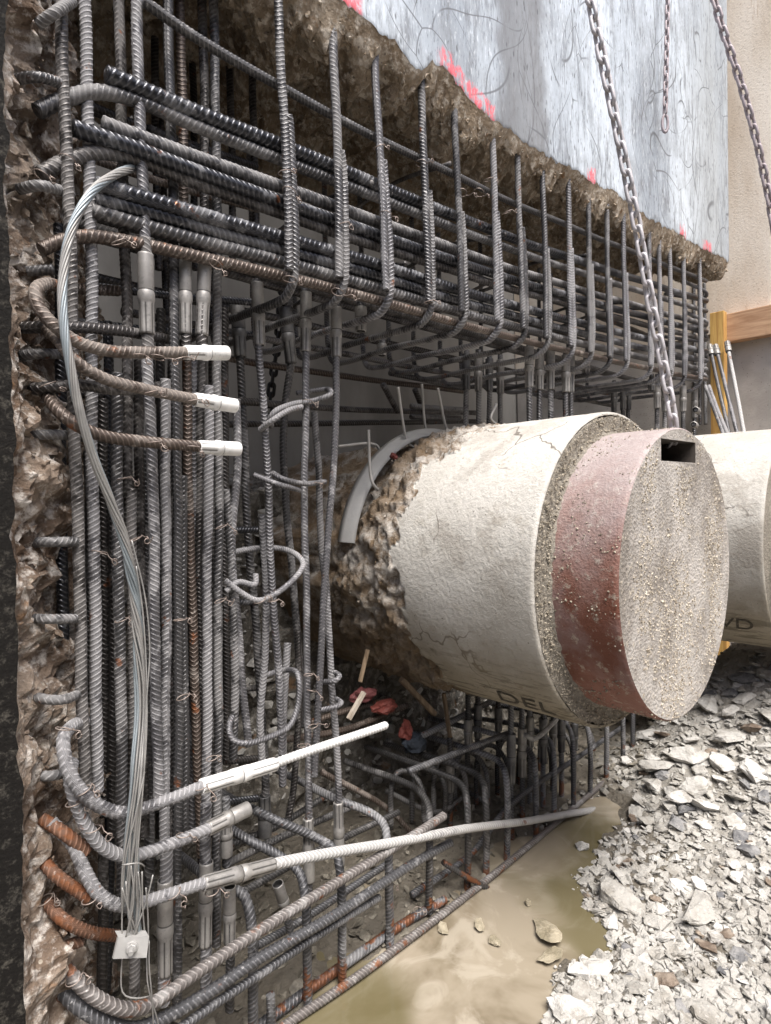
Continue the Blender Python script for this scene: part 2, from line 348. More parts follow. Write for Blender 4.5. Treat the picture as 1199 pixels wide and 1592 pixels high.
n1 = b.noise(1.5, 5, .6, None, 1.0); n2 = b.noise(4, 5, .6, None, 1.5); n3 = b.noise(5, 2)
c = b.mix(b.ramp(n1, .40, .60), (.15, .122, .082), (.27, .232, .175)); c = b.mix(b.ramp(n2, .50, .66, 0, .7), c, (.37, .33, .265)); 
c = b.mix(b.ramp(b.noise(1.1, 3, .5, b.scalevec(b.pos, (1.3, 1, 1))), .50, .64, 0, .8), c, (.10, .085, .038))
b.done(c, .04, b.bump(n3, .03, .01), 0, .6)

# ------------------------------------------------------------------ tubes and bars
def catmull(pts):
    if len(pts) == 2: return [pts[0].lerp(pts[1], i/8) for i in range(9)]
    out = []; Q = [pts[0]*2-pts[1]] + list(pts) + [pts[-1]*2-pts[-2]]
    for i in range(1, len(Q)-2):
        p0, p1, p2, p3 = Q[i-1:i+3]
        t0 = 0; t1 = t0+max(1e-4, (p1-p0).length)**.5; t2 = t1+max(1e-4, (p2-p1).length)**.5; t3 = t2+max(1e-4, (p3-p2).length)**.5
        n = 14
        for k in range(n):
            t = t1+(t2-t1)*k/n
            a1 = p0*((t1-t)/(t1-t0))+p1*((t-t0)/(t1-t0)); a2 = p1*((t2-t)/(t2-t1))+p2*((t-t1)/(t2-t1)); a3 = p2*((t3-t)/(t3-t2))+p3*((t-t2)/(t3-t2))
            b1 = a1*((t2-t)/(t2-t0))+a2*((t-t0)/(t2-t0)); b2 = a2*((t3-t)/(t3-t1))+a3*((t-t1)/(t3-t1))
            out.append(b1*((t2-t)/(t2-t1))+b2*((t-t1)/(t2-t1)))
    out.append(pts[-1].copy()); return out
def tube_arrays(pts, r, segs=11, ribs=True, pitch=None, step=None, roll=0.0, near=2.25):
    C = np.array([tuple(p) for p in catmull(pts)]); d = np.linalg.norm(np.diff(C, axis=0), axis=1); keep = np.r_[True, d > 1e-6]; C = C[keep]
    S = np.r_[0, np.cumsum(np.linalg.norm(np.diff(C, axis=0), axis=1))]; L = S[-1]
    pitch = pitch or max(.0095, .98*r)
    camv = np.array(tuple(CAM)); fv = np.array(tuple(Fc))
    if step: ss = np.linspace(0, L, max(3, int(L/step)+2)); amp = np.zeros(len(ss))
    else:
        ss = [0.0]; amp = []
        while True:
            s = ss[-1]; c = [np.interp(s, S, C[:, k]) for k in range(3)]; dp = float((np.array(c)-camv) @ fv)
            nr = ribs and dp < near; amp.append(1.0 if nr else 0.0)
            if s >= L: break
            ss.append(min(L, s+(pitch/4 if nr else max(.02, r*1.6))))
        ss = np.array(ss); amp = np.array(amp)
    X = np.stack([np.interp(ss, S, C[:, k]) for k in range(3)], 1); n = len(X)
    if not step:      # bars are never perfectly straight
        q0 = rnd.uniform(0, 6.28, ); X[:, 0] += .0016*np.sin(ss*9.1+q0)+.0008*np.sin(ss*23+q0*2); X[:, 1] += .0016*np.sin(ss*7.3+q0*3); X[:, 2] += .0012*np.sin(ss*8.2+q0*5)
    T = np.gradient(X, axis=0); T /= np.maximum(np.linalg.norm(T, axis=1, keepdims=True), 1e-9)
    a = np.array([0, 0, 1.0]) if abs(T[0, 2]) < .8 else np.array([1.0, 0, 0])
    Nn = np.zeros((n, 3)); v = a - T[0]*(a @ T[0]); v /= np.linalg.norm(v); Nn[0] = v
    for i in range(1, n):
        v = Nn[i-1] - T[i]*(Nn[i-1] @ T[i]); Nn[i] = v/np.linalg.norm(v)
    B = np.cross(T, Nn)
    ang = np.linspace(0, 2*np.pi, segs, endpoint=False)
    fold = np.abs(2*(ang/(2*np.pi))-1)
    ph = ss[:, None]/pitch + RIBSKEW*fold[None, :]
    rib = np.maximum(np.cos(2*np.pi*ph)-.15, 0)/.85*.085 + .05*(np.abs(np.sin(ang))[None, :] < .32)
    rr = r*(1 + amp[:, None]*rib)
    A = ang+roll
    V = X[:, None, :] + rr[..., None]*(np.cos(A)[None, :, None]*Nn[:, None, :] + np.sin(A)[None, :, None]*B[:, None, :])
    V = V.reshape(-1, 3); Fq = grid_faces(n, segs, True)
    uv = np.stack([np.repeat(ss/pitch, segs), np.tile(ang/(2*np.pi), n)], 1)
    # end caps: an extra ring of r*0.02 as closing quads
    capV = []; base = len(V)
    for e, off in ((0, 0), (n-1, (n-1)*segs)):
        ctr = X[e]; capV.append(ctr + (V[off:off+segs]-ctr)*.03)
    V = np.vstack([V]+capV); uv = np.vstack([uv, np.zeros((2*segs, 2))])
    j = np.arange(segs); j2 = (j+1) % segs
    Fq = np.vstack([Fq, np.stack([base+j, base+j2, j2, j], 1), np.stack([(n-1)*segs+j, (n-1)*segs+j2, base+segs+j2, base+segs+j], 1)])
    return V, Fq, uv
def bar(name, pts, r, mat, parent=None, ribs=True, **kw):
    V, Fq, uv = tube_arrays(pts, r, ribs=ribs, roll=rnd.uniform(0, 6.28), **kw)
    return add(name, V, Fq, mat, parent, uv)
def wirebar(name, pts, r, mat, parent=None, segs=6, step=.006):
    V, Fq, uv = tube_arrays(pts, r, segs=segs, ribs=False, step=step)
    return add(name, V, Fq, mat, parent, uv)
def frame(d):
    d = d.normalized(); a = Vector((0, 0, 1)) if abs(d.z) < .8 else Vector((1, 0, 0))
    x = (a - d*a.dot(d)).normalized(); return d, x, d.cross(x)
def coupler(p0, p1, r, mat, parent, hole=False, double=False):
    """swaged sleeve: smooth barrel, raised ring, fluted half"""
    L = (p1-p0).length; d, x, y = frame(p1-p0); segs = 24
    prof = [(0, .86, 0), (.0, 1.0, 0), (.02, 1.02, 0), (.44, 1.02, 0), (.455, .97, 0), (.47, 1.02, 0), (.49, 1.09, 0), (.57, 1.10, 0), (.60, 1.0, .3), (.63, .97, 1), (.97, .95, 1), (1.0, .93, .6), (1.0, .72, 0)]
    if double: prof = [(0, .72, 0), (0, .95, .6), (.03, .97, 1), (.36, .98, 1), (.40, 1.04, 0), (.49, 1.06, 0), (.495, .98, 0), (.505, .98, 0), (.51, 1.06, 0), (.60, 1.05, 0), (.64, .98, 1), (.97, .96, 1), (1, .94, .6), (1, .72, 0)]
    V = []; UV = []
    for t, k, fl in prof:
        for j in range(segs):
            a = 2*math.pi*j/segs; rr = r*k*(1 - .17*fl*(1 if j % 4 == 0 else 0))
            V.append(p0 + d*(L*t) + x*(math.cos(a)*rr) + y*(math.sin(a)*rr)); UV.append((fl if k not in (.97, .98) or fl else -1.0, j/segs))
    n = len(prof); Fq = list(map(tuple, grid_faces(n, segs, True)))
    # recessed end
    for e, t, s in ((0, .06 if not hole else .35, 1), (n-1, .0, -1)):
        ctr0 = len(V); off = e*segs
        for j in range(segs):
            q = V[off+j]; V.append(q + d*(L*t))
        for j in range(segs):
            j2 = (j+1) % segs; Fq.append((off+j, off+j2, ctr0+j2, ctr0+j))
        c1 = len(V)
        for j in range(segs): V.append(p0 + d*(L*(t if e == 0 else 1.0)) + (V[ctr0+j] - (p0 + d*(L*(t if e == 0 else 1.0))))*.02)
        for j in range(segs):
            j2 = (j+1) % segs; Fq.append((ctr0+j, ctr0+j2, c1+j2, c1+j))
    UV += [(-1.0, 0.0)]*(len(V)-len(UV))
    return add('coupler', [tuple(v) for v in V], Fq, mat, parent, uv=UV)
def tie(p, size, parent, mat='wire'):
    """twisted binding wire: a turn round the bar and a loose curl"""
    R_ = lambda s: Vector((rnd.uniform(-s, s), rnd.uniform(-s, s), rnd.uniform(-s, s)))
    r0 = size*.62; pts = []
    ax = rnd.uniform(-.5, .5)
    for k in range(9):
        a = 2*math.pi*k/8; pts.append(p + Vector((math.cos(a)*r0, math.sin(a)*r0, ax*r0*math.cos(a) + k*.0006)))
    q = pts[-1]; out = Vector((rnd.uniform(-.3, .5), -1, rnd.uniform(-.9, .1))).normalized()
    L = size*rnd.uniform(.6, 1.3)
    pts += [q+out*L*.5+R_(.004), q+out*L+R_(.006)]
    c = q+out*L*1.1
    for k in range(6):
        a = k*1.15; pts.append(c+Vector((math.cos(a)*.007, -.003, math.sin(a)*.007-.006))+R_(.002))
    pts.append(c+out*L*.3+R_(.01))
    return wirebar('tie_wire', pts, .0014, mat, parent, 4, .007)

def fbm(p, H=.9, octv=5): return noise.fractal(p, H, 2.0, octv, noise_basis='PERLIN_ORIGINAL')
def chip(p):
    """blocky broken-face relief"""
    d, _ = noise.voronoi(p); return (d[1]-d[0])

# ================================================================== SETTING
YB = 0.95     # wall thickness reaches y = YB (w=-YB)
# ground ------------------------------------------------------------
shore_px = [(300, 1640), (420, 1592), (560, 1500), (700, 1405), (800, 1325), (900, 1245), (940, 1228), (985, 1250), (960, 1290), (925, 1320), (895, 1360), (900, 1400), (935, 1440), (925, 1475), (870, 1505), (850, 1560), (835, 1640)]
shore = [G(x, y, 0.0) for x, y in shore_px]
SH = np.array([(p.x, p.y) for p in shore])
def pud(x, y):
    """signed distance to the puddle outline (inside < 0)"""
    a = SH; b_ = np.roll(SH, -1, 0); p = np.array((x, y)); ab = b_-a; t = np.clip(((p-a)*ab).sum(1)/np.maximum((ab**2).sum(1), 1e-9), 0, 1)
    dd = np.sqrt((((a+ab*t[:, None])-p)**2).sum(1)).min()
    c = ((a[:, 1] > y) != (b_[:, 1] > y)) & (x < (b_[:, 0]-a[:, 0])*(y-a[:, 1])/(b_[:, 1]-a[:, 1]+1e-12)+a[:, 0])
    return -dd if c.sum() % 2 else dd
def sstep(a, b_, x): t = min(1, max(0, (x-a)/(b_-a))); return t*t*(3-2*t)
def gz(x, y):
    d = pud(x, y) + .05*fbm(Vector((x*5, y*5, 4))) if (-.5 < x < 5.5 and -3 < y < 1.2) else 1.5
    n = fbm(Vector((x*2.2, y*2.2, 3)))*.03 + fbm(Vector((x*9, y*9, 7)))*.014
    if d < 0: z = -.012 - min(.05, -d*.5) + n*.6
    else: z = -.004 + min(d, .9)*.10 + n*min(1, .35+d*3)
    if y > 0: z = min(z, .02) + n*.5
    heap = .50*sstep(2.5, 4.3, x)*sstep(.25, -.35, y) + .04*sstep(1.8, 3, x)*sstep(-.2, -.8, y)
    return z + heap
xs = np.r_[np.linspace(-40, -1, 8), np.arange(-.6, 5.3, .035), np.linspace(5.5, 45, 8)]
ys = np.r_[np.linspace(-45, -3.2, 9), np.arange(-3.0, 1.0, .035), np.linspace(1.1, 40, 8)]
V = [(x, y, gz(x, y)) for y in ys for x in xs]
g = add('ground', V, grid_faces(len(ys), len(xs)), 'ground', loc=(0, 0, 0)); tag(g, kind='structure')
# puddle
WX = np.arange(-.3, 3.6, .12); WY = np.arange(-1.6, .5, .12)
pw = add('puddle', [(x, y, -.006+.0008*fbm(Vector((x*3, y*3, 1)))) for y in WY for x in WX], grid_faces(len(WY), len(WX)), 'water', loc=(0, 0, 0)); tag(pw, kind='structure')
# soil bank behind the opening
bx = np.arange(.35, 5.2, .04); bs = np.linspace(0, 1, 46)
V = []
for s in bs:
    for x in bx:
        if s < .6: y = .80 + .30*(s/.6); z = -.15 + (s/.6)*1.72
        else: y = 1.10 + (s-.6)/.4*.9; z = 1.57 + .12*math.sin((s-.6)*5)
        k = sstep(2.6, 3.4, x); z -= .0*k
        p = Vector((x*3, y*3, z*3)); n = fbm(p)*.10 + (chip(p*2.2)-.3)*.09
        V.append((x, y - n*(1 if s < .75 else .3), z + n*(.5 if s > .3 else 0)))
sb = add('soil_bank', V, grid_faces(len(bs), len(bx)), 'soil', loc=(2.5, 1, 0), smooth=False); tag(sb, kind='structure')

def box(name, lo, hi, mat, parent=None, bevel=.0):
    bm = bmesh.new(); bmesh.ops.create_cube(bm, size=1)
    lo = Vector(lo); hi = Vector(hi); c = (lo+hi)/2; c.z = lo.z
    for v in bm.verts: v.co = Vector(((v.co.x)*(hi.x-lo.x), v.co.y*(hi.y-lo.y), (v.co.z+.5)*(hi.z-lo.z)))
    if bevel: bmesh.ops.bevel(bm, geom=bm.edges[:], offset=bevel, segments=2, profile=.6, affect='EDGES')
    me = bpy.data.meshes.new(name); bm.to_mesh(me); bm.free(); return link_mesh(name, me, mat, parent, c)
bw = box('back_wall', (-1, 2.05, -.3), (9, 2.4, 6.8), 'back_wall'); tag(bw, 'plain grey concrete wall seen through the bars behind the opening', 'wall')

# upper wall with broken underside ------------------------------------
edge_px = [(545, 12), (575, 38), (610, 58), (636, 92), (655, 108), (672, 92), (690, 100), (716, 138), (750, 172), (790, 200), (835, 232), (890, 262), (930, 286), (965, 302), (990, 325), (1015, 341), (1050, 360), (1090, 384), (1130, 403)]
E = [P(x, y, .08) for x, y in edge_px]
EX = [p.x for p in E]; EZ = [p.z for p in E]
UEND = P(1133, 300, .08).x
def zedge(x):
    z = float(np.interp(x, EX, EZ)) if x > EX[0] else EZ[0] + (EX[0]-x)*.10
    return z + .022*fbm(Vector((x*9, 0, 2))) + .022*(chip(Vector((x*14, 1, 0)))-.3) + .012*fbm(Vector((x*45, 0, 2)))
ux = np.arange(.36, UEND, .014)
prof = []
for x in ux:
    ze = zedge(x); row = []; edg = []
    for t in (6.5, 4.6, 3.8, 3.45, 3.25): row.append((x, -.08, max(t, ze+.14))); edg.append(row[-1][2]-ze)
    row.append((x, -.08, ze+.12)); edg.append(.12); row.append((x, -.08, ze+.06)); edg.append(.06); row.append((x, -.08, ze+.015)); edg.append(.015); row.append((x, -.079, ze)); edg.append(0)
    m = 60
    for k in range(1, m+1):
        t = k/m; y = -.078 + t**1.5*(YB+.078); ty = t; t = t**1.5
        base = ze - .115*math.sin(min(1, t*13)*math.pi/2) + .20*sstep(.15, .6, t) - .10*sstep(.7, 1, t)
        p = Vector((x*3.1, y*3.1, .7)); n = fbm(p)*.075 + (chip(p*1.7)-.35)*.10 + fbm(p*5)*.018 + (chip(p*5)-.3)*.04 + (chip(p*12)-.3)*.018
        a = min(1, t*14)
        row.append((x + .02*fbm(p*3+Vector((5, 5, 5)))*a, y - (.03*fbm(p*2+Vector((9, 0, 0)))+.012)*a, base - n*a)); edg.append(.5)
    row.append((x, YB+.005, 6.5)); edg.append(.5)
    prof.append(row); 
nr = len(prof[0]); V = [q for r_ in prof for q in r_]
Fq = grid_faces(len(ux), nr)
uw = add('concrete_wall', V, Fq, 'wall_face', loc=(2.5, .4, 3.0)); me = uw.data; me.materials.append(MAT['broken_under'])
mi = np.zeros(len(Fq), np.int32); col_ = np.tile(np.arange(nr-1), len(ux)-1); mi[col_ >= 8] = 1; me.polygons.foreach_set('material_index', mi)
me.polygons.foreach_set('use_smooth', (col_ < 8))
at_ = me.attributes.new('edge', 'FLOAT', 'POINT'); at_.data.foreach_set('value', np.tile(np.array(edg, np.float32), len(ux)))
endV = [prof[-1][k] for k in range(nr)]
bm = bmesh.new(); vs = [bm.verts.new(Vector(q)+Vector((.002, 0, 0))) for q in endV]; bm.faces.new(vs); bmesh.ops.triangulate(bm, faces=bm.faces[:])
em = bpy.data.meshes.new('end_face'); bm.to_mesh(em); bm.free()
for v in em.vertices: v.co -= Vector((2.5, .4, 3.0))
link_mesh('end_face', em, 'broken_under', uw, (2.5, .4, 3.0))
tag(uw, 'tall pale scratched concrete wall with ragged broken underside and pink paint marks', 'wall')

# side wall with broken inner face -------------------------------------
STRIP = [P(x, y, .10) for x, y in ((-2, -120), (4, 0), (12, 400), (22, 800), (30, 1200), (38, 1592), (42, 1750))]
def x_strip(z): return float(np.interp(z, [p.z for p in STRIP[::-1]], [p.x for p in STRIP[::-1]])) + .014*fbm(Vector((0, 0, z*5))) + .006*fbm(Vector((0, 3, z*22)))
SW = [(-.10, .285), (-.07, .30), (.0, .36), (.10, .44), (.35, .55), (.6, .66), (1.0, .80), (1.3, .86)]
zs = np.arange(-.15, 4.4, .0135); ss_ = np.linspace(0, 1, 84)
V = []
for z in zs:
    for s in ss_:
        y = -.10 + s**1.5*1.4; x = float(np.interp(y, [a[0] for a in SW], [a[1] for a in SW]))
        p = Vector((x*3.3, y*3.3, z*2.6)); n = fbm(p)*.06 + (chip(p*1.9)-.35)*.07 + fbm(p*4)*.03 + (chip(p*5.5)-.3)*.045 + (chip(p*13)-.3)*.022
        a = min(1, s*8); x = x*a + (x_strip(z) + (x-.285))*(1-a)
        V.append((x + n*a*.7, y - n*a*.45*max(0, 1-s*1.2) + .02*fbm(p*3)*a, z + .012*fbm(p*6)*a))
Fq = grid_faces(len(zs), len(ss_))
sw = thing('concrete_wall', (.1, .3, 0), 'dark concrete wall edge with rough brown broken face beside the column bars', 'wall')
add('broken_face', V, Fq, 'broken_side', sw, smooth=False)
ffx = np.linspace(-2.5, 0, 6); nC = len(ss_)
V = []
for i, z in enumerate(zs):
    x0 = x_strip(z)
    for q in (-7.0, -.5, 0, .08, .14): V.append((q, -.10, z))
    V.append((x0+.001, -.101, z)); 
add('front_face', V, grid_faces(len(zs), 6), 'black_face', sw)

pw_ = box('unseen_pit_wall', (-7, -6.6, -.3), (9, -6.2, 5.2), 'back_wall'); tag(pw_, kind='structure')  # unseen pit walls, added to cut low sky light and darken the cages
pw_ = box('unseen_pit_wall', (-7.4, -6.2, -.3), (-7.0, -.2, 5.2), 'back_wall'); tag(pw_, kind='structure')
# end wall and its timbers ------------------------------------------------
UE = 5.25
ew = thing('concrete_wall', (UE+.2, -.8, 0), 'sunlit beige concrete wall behind the timber beam', 'wall')
zt = PU(1160, 505, UE).z
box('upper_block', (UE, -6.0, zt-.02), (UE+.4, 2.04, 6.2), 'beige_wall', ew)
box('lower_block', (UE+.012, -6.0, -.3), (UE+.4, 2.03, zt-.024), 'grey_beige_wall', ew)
q = PU(1117, 450, UE-.05)
q0 = PU(1125, 490, UE-.08); q1 = PU(1125, 534, UE-.08)
tb = box('timber_beam', (UE-.10, -3.2, q1.z), (UE-.004, q0.y+.02, q0.z), 'timber', None, .006); tag(tb, 'brown horizontal timber beam against the beige concrete wall', 'beam')
pa = PU(1104, 490, UE-.17); pb = PU(1126, 490, UE-.17)
tp = box('timber_post', (UE-.18, pb.y, -.1), (UE-.104, pa.y, PU(1115, 485, UE-.17).z), 'timber_yellow', None, .005); tag(tp, 'yellow upright timber post at the end of the timber beam', 'post')

# ================================================================== PIPES
AXU, AXZ = 2.18, 1.243
def pipe(cu, cz, w_cap, label, near=True):
    """stub of concrete pipe along -Y (w): rough broken root, steel band and gritty end disc with a lifting slot"""
    t = thing('concrete_pipe', (cu, -w_cap+.5, cz-.58), label, 'pipe')
    R = .585; Rb = .503; BL = .232; nA = 260 if near else 96
    # body
    ws = list(np.linspace(-1.3, -.62, 8)) + list(np.linspace(-.60, w_cap-BL-.03, 130 if near else 30))
    ws += [w_cap-BL-.018, w_cap-BL-.006, w_cap-BL-.001, w_cap-BL]
    V = []; A = []
    for i, w_ in enumerate(ws):
        k = len(ws)-1-i
        for j in range(nA):
            a = 2*math.pi*j/nA
            cx, cz_ = math.cos(a), math.sin(a)          # a=pi -> facing -u
            rr = R - (.012, .005, .001, 0)[k] if k < 4 else R
            p = Vector((cx*2.3, w_*4.0, cz_*2.3))
            # limit of the broken root: further out on top, ragged
            lim = -.13 + .10*fbm(p*1.4) + .16*sstep(.6, 1, cz_)*sstep(.6, -.3, cx) + .07*(chip(p*2.0)-.3) - .03*cz_ + .05*sstep(.2, .6, -cz_)
            br = sstep(lim+.012, lim-.012, w_) if near else 0
            n = 0
            if br > 0:
                q_ = Vector((cx*3.2, w_*6, cz_*3.2))
                n = br*(.012 + .05*sstep(-.30, -.40, w_)*sstep(.15, .45, cz_) + fbm(q_*1.3)*.03 + (chip(q_*1.6)-.35)*.03 + fbm(q_*4)*.018 + (chip(q_*5)-.3)*.018 + fbm(q_*11)*.008)
            else: n = .0009*fbm(p*5)
            V.append((cu+cx*(rr-n), -w_, cz+cz_*(rr-n))); A.append(br)
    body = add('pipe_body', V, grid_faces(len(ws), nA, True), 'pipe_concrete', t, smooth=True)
    at_ = body.data.attributes.new('broken', 'FLOAT', 'POINT'); at_.data.foreach_set('value', np.array(A, np.float32))
    # gritty shoulder between body and band
    nS = 200 if near else 80; V = []
    for (w_, r_) in ((w_cap-BL-.002, R-.016), (w_cap-BL+.001, R-.024), (w_cap-BL+.004, R-.035), (w_cap-BL+.004, R-.05), (w_cap-BL+.006, R-.062), (w_cap-BL+.012, R-.073), (w_cap-BL+.024, R-.086)):
        for j in range(nS):
            a = 2*math.pi*j/nS; p = Vector((math.cos(a)*22, w_*40, math.sin(a)*22)); n = .006*noise.noise(p)+.004*noise.noise(p*2.3)
            V.append((cu+math.cos(a)*(r_+n), -(w_+n*.5), cz+math.sin(a)*(r_+n)))
    add('mortar_shoulder', V, grid_faces(7, nS, True), 'grit_dark', t)
    V = []
    for (w_, r_) in ((w_cap-BL-.01, Rb), (w_cap-.12, Rb+.0005), (w_cap-.06, Rb), (w_cap-.012, Rb+.001), (w_cap-.003, Rb-.001), (w_cap+.002, Rb-.006)):
        for j in range(nS):
            a = 2*math.pi*j/nS; n = .0015*noise.noise(Vector((math.cos(a)*6, w_*20, math.sin(a)*6)))
            V.append((cu+math.cos(a)*(r_+n), -w_, cz+math.sin(a)*(r_+n)))
    add('steel_band', V, grid_faces(6, nS, True), 'pipe_band', t)
    # end disc with the slot
    bm = bmesh.new(); n = 120; rc = Rb-.006
    sl = (-.18, .13, .385, .458)      # u0,u1,z0,z1 of the slot from the centre
    ring = [bm.verts.new((math.cos(2*math.pi*k/n)*rc, 0, math.sin(2*math.pi*k/n)*rc)) for k in range(n)]
    hole = [bm.verts.new((x, 0, z)) for x, z in ((sl[0], sl[2]), (sl[1], sl[2]), (sl[1], sl[3]), (sl[0], sl[3]))]
    ed = [bm.edges.new((ring[k], ring[(k+1) % n])) for k in range(n)] + [bm.edges.new((hole[k], hole[(k+1) % 4])) for k in range(4)]
    bmesh.ops.triangle_fill(bm, edges=ed, use_beauty=True, use_dissolve=False)
    for f in list(bm.faces):      # nothing inside the slot
        c_ = f.calc_center_median()
        if sl[0] < c_.x < sl[1] and sl[2] < c_.z < sl[3]: bm.faces.remove(f)
    me = bpy.data.meshes.new('end_disc'); bm.to_mesh(me); bm.free()
    link_mesh('end_disc', me, 'pipe_cap', t, (cu, -w_cap-.002, cz))
    x0, x1, z0, z1 = cu+sl[0], cu+sl[1], cz+sl[2], cz+sl[3]; y0, y1 = -w_cap-.0015, -w_cap+.16
    V = [(x0, y0, z0), (x1, y0, z0), (x1, y0, z1), (x0, y0, z1), (x0, y1, z0), (x1, y1, z0), (x1, y1, z1), (x0, y1, z1)]
    add('lifting_slot', V, [(0, 1, 5, 4), (1, 2, 6, 5), (2, 3, 7, 6), (3, 0, 4, 7), (4, 5, 6, 7)], 'void', t, smooth=False)
    return t
def crumbs(t, spots, smin, smax, mat, name='grit'):
    base = np.array([(1, 0, 0), (-1, 0, 0), (0, 1, 0), (0, -1, 0), (0, 0, 1), (0, 0, -1)], float)
    fc = np.array([(0, 2, 4), (2, 1, 4), (1, 3, 4), (3, 0, 4), (2, 0, 5), (1, 2, 5), (3, 1, 5), (0, 3, 5)])
    rs = np.random.RandomState(3); VV = []; FF = []
    for k, p in enumerate(spots):
        s = smin + (smax-smin)*rs.rand()**2.5; m = rs.randn(3, 3); q_, _ = np.linalg.qr(m)
        VV.append((base*(rs.uniform(.6, 1.2, (6, 1)))*s) @ q_ + np.array(p)); FF.append(fc+6*k)
    o = add(name, np.vstack(VV), np.vstack(FF), mat, t, smooth=False); o['kind'] = 'stuff'; return o
WC = .668
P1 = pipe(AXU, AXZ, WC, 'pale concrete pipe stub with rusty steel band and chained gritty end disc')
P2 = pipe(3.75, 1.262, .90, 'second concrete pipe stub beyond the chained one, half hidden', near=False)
rs = np.random.RandomState(5); sp = []
for k in range(11000):       # grit stuck on the disc
    a = rs.rand()*2*math.pi; r_ = .492*math.sqrt(rs.rand()); x, z = math.cos(a)*r_, math.sin(a)*r_
    if -.2 < x < .15 and .37 < z < .47: continue
    if noise.noise(Vector((x*5, 2, z*2.2))) + .35*noise.noise(Vector((x*19, 5, z*14))) < -.08 + .2*rs.rand(): continue
    sp.append((AXU+x, -WC-.002, AXZ+z))
crumbs(P1, sp, .0015, .0062, 'grit')
sp = []
for k in range(6500):       # grit in the shoulder groove and on the band
    a = rs.rand()*2*math.pi; band = rs.rand() < .38
    if band:
        w_ = WC-.22+rs.rand()*.22; r_ = .504
        if noise.noise(Vector((math.cos(a)*5, w_*9, math.sin(a)*5))) < .05: continue
    else: q_ = rs.rand(); w_ = WC-.232+.006+.01*q_; r_ = .575-.068*q_
    sp.append((AXU+math.cos(a)*r_, -w_, AXZ+math.sin(a)*r_))
crumbs(P1, sp, .0015, .0055, 'grit_brown')
# rim at the root of the pipe: an arc of pale sheet steel
V = []
n = 90
for (w_, r_) in ((-.48, .570), (-.48, .612), (-.45, .610), (-.447, .596), (-.415, .594), (-.412, .575)):
    for k in range(n+1):
        a = math.radians(78 + 92*k/n); V.append((AXU+math.cos(a)*r_, -w_, AXZ+math.sin(a)*r_))
add('steel_rim', V, grid_faces(6, n+1), 'rim', P1)
def dowel(pts, r=.0065): return wirebar('dowel', pts, r, 'dowel', P1, 8, .01)
dw = lambda x0, y0, x1, y1, w0: (lambda a, b_: dowel([a + Vector((.05, .0, -.02)), a+Vector((.012, 0, -.004)), a.lerp(b_, .1), b_]))(P(x0, y0, w0), P(x1, y1, w0))
dw(632, 688, 619, 602, -.43); dw(662, 670, 656, 597, -.5); dw(694, 668, 681, 603, -.42); dw(762, 652, 772, 628, -.2)
dowel([P(588, 762, -.36), P(580, 752, -.36), P(576, 735, -.37), P(573, 668, -.37)])
dowel([P(592, 716, -.50), P(588, 695, -.50), P(578, 690, -.5), P(526, 694, -.5)])
red = P(612, 709, -.37)
def lump(name, c, s, mat, seed, sub=2, amp=.45, parent=None):
    bm = bmesh.new(); bmesh.ops.create_icosphere(bm, subdivisions=sub, radius=1)
    for v in bm.verts:
        n = noise.noise(v.co*1.3+Vector((seed, seed*2, 0)))*amp + noise.noise(v.co*3.1+Vector((seed, 0, 9)))*amp*.5
        v.co = Vector((v.co.x*s[0], v.co.y*s[1], v.co.z*s[2]))*(1+n)
    me = bpy.data.meshes.new(name); bm.to_mesh(me); bm.free()
    return link_mesh(name, me, mat, parent, c)
tag(lump('red_scrap', red, (.02, .016, .016), 'red_plastic', 3, 2, .8), 'small red plastic scrap on the pipe rim', 'scrap')
# stencilled lettering on the pipe undersides, wrapped on the surface
def lettering(txt, cu, cz, a0, w0, h, parent, shear, flip=1):
    cv = bpy.data.curves.new('lettering', 'FONT'); cv.body = txt; cv.size = h; cv.shear = shear
    tmp = bpy.data.objects.new('tmp', cv); COL.objects.link(tmp)
    dg = bpy.context.evaluated_depsgraph_get(); me = bpy.data.meshes.new_from_object(tmp.evaluated_get(dg)); bpy.data.objects.remove(tmp)
    bm = bmesh.new(); bm.from_mesh(me)
    bmesh.ops.subdivide_edges(bm, edges=[e for e in bm.edges if e.calc_length() > .03], cuts=2)
    bm.to_mesh(me); bm.free()
    for v in me.vertices:
        a = a0 + flip*v.co.y/.577; w_ = w0 + v.co.x*1.0
        v.co = Vector((cu+math.cos(a)*.5875, -w_, cz+math.sin(a)*.5875)) - WLOC[parent.name]
    o = link_mesh('lettering', me, 'ink', parent); return o
lettering('DEL', AXU, AXZ, math.radians(236), .12, .14, P1, .35, -1)
lettering('VD', 3.75, 1.262, math.radians(228), .42, .12, P2, .2, -1)

# ================================================================== REBAR CAGES
def vz(x, y, z): return Vector((x, y, z))
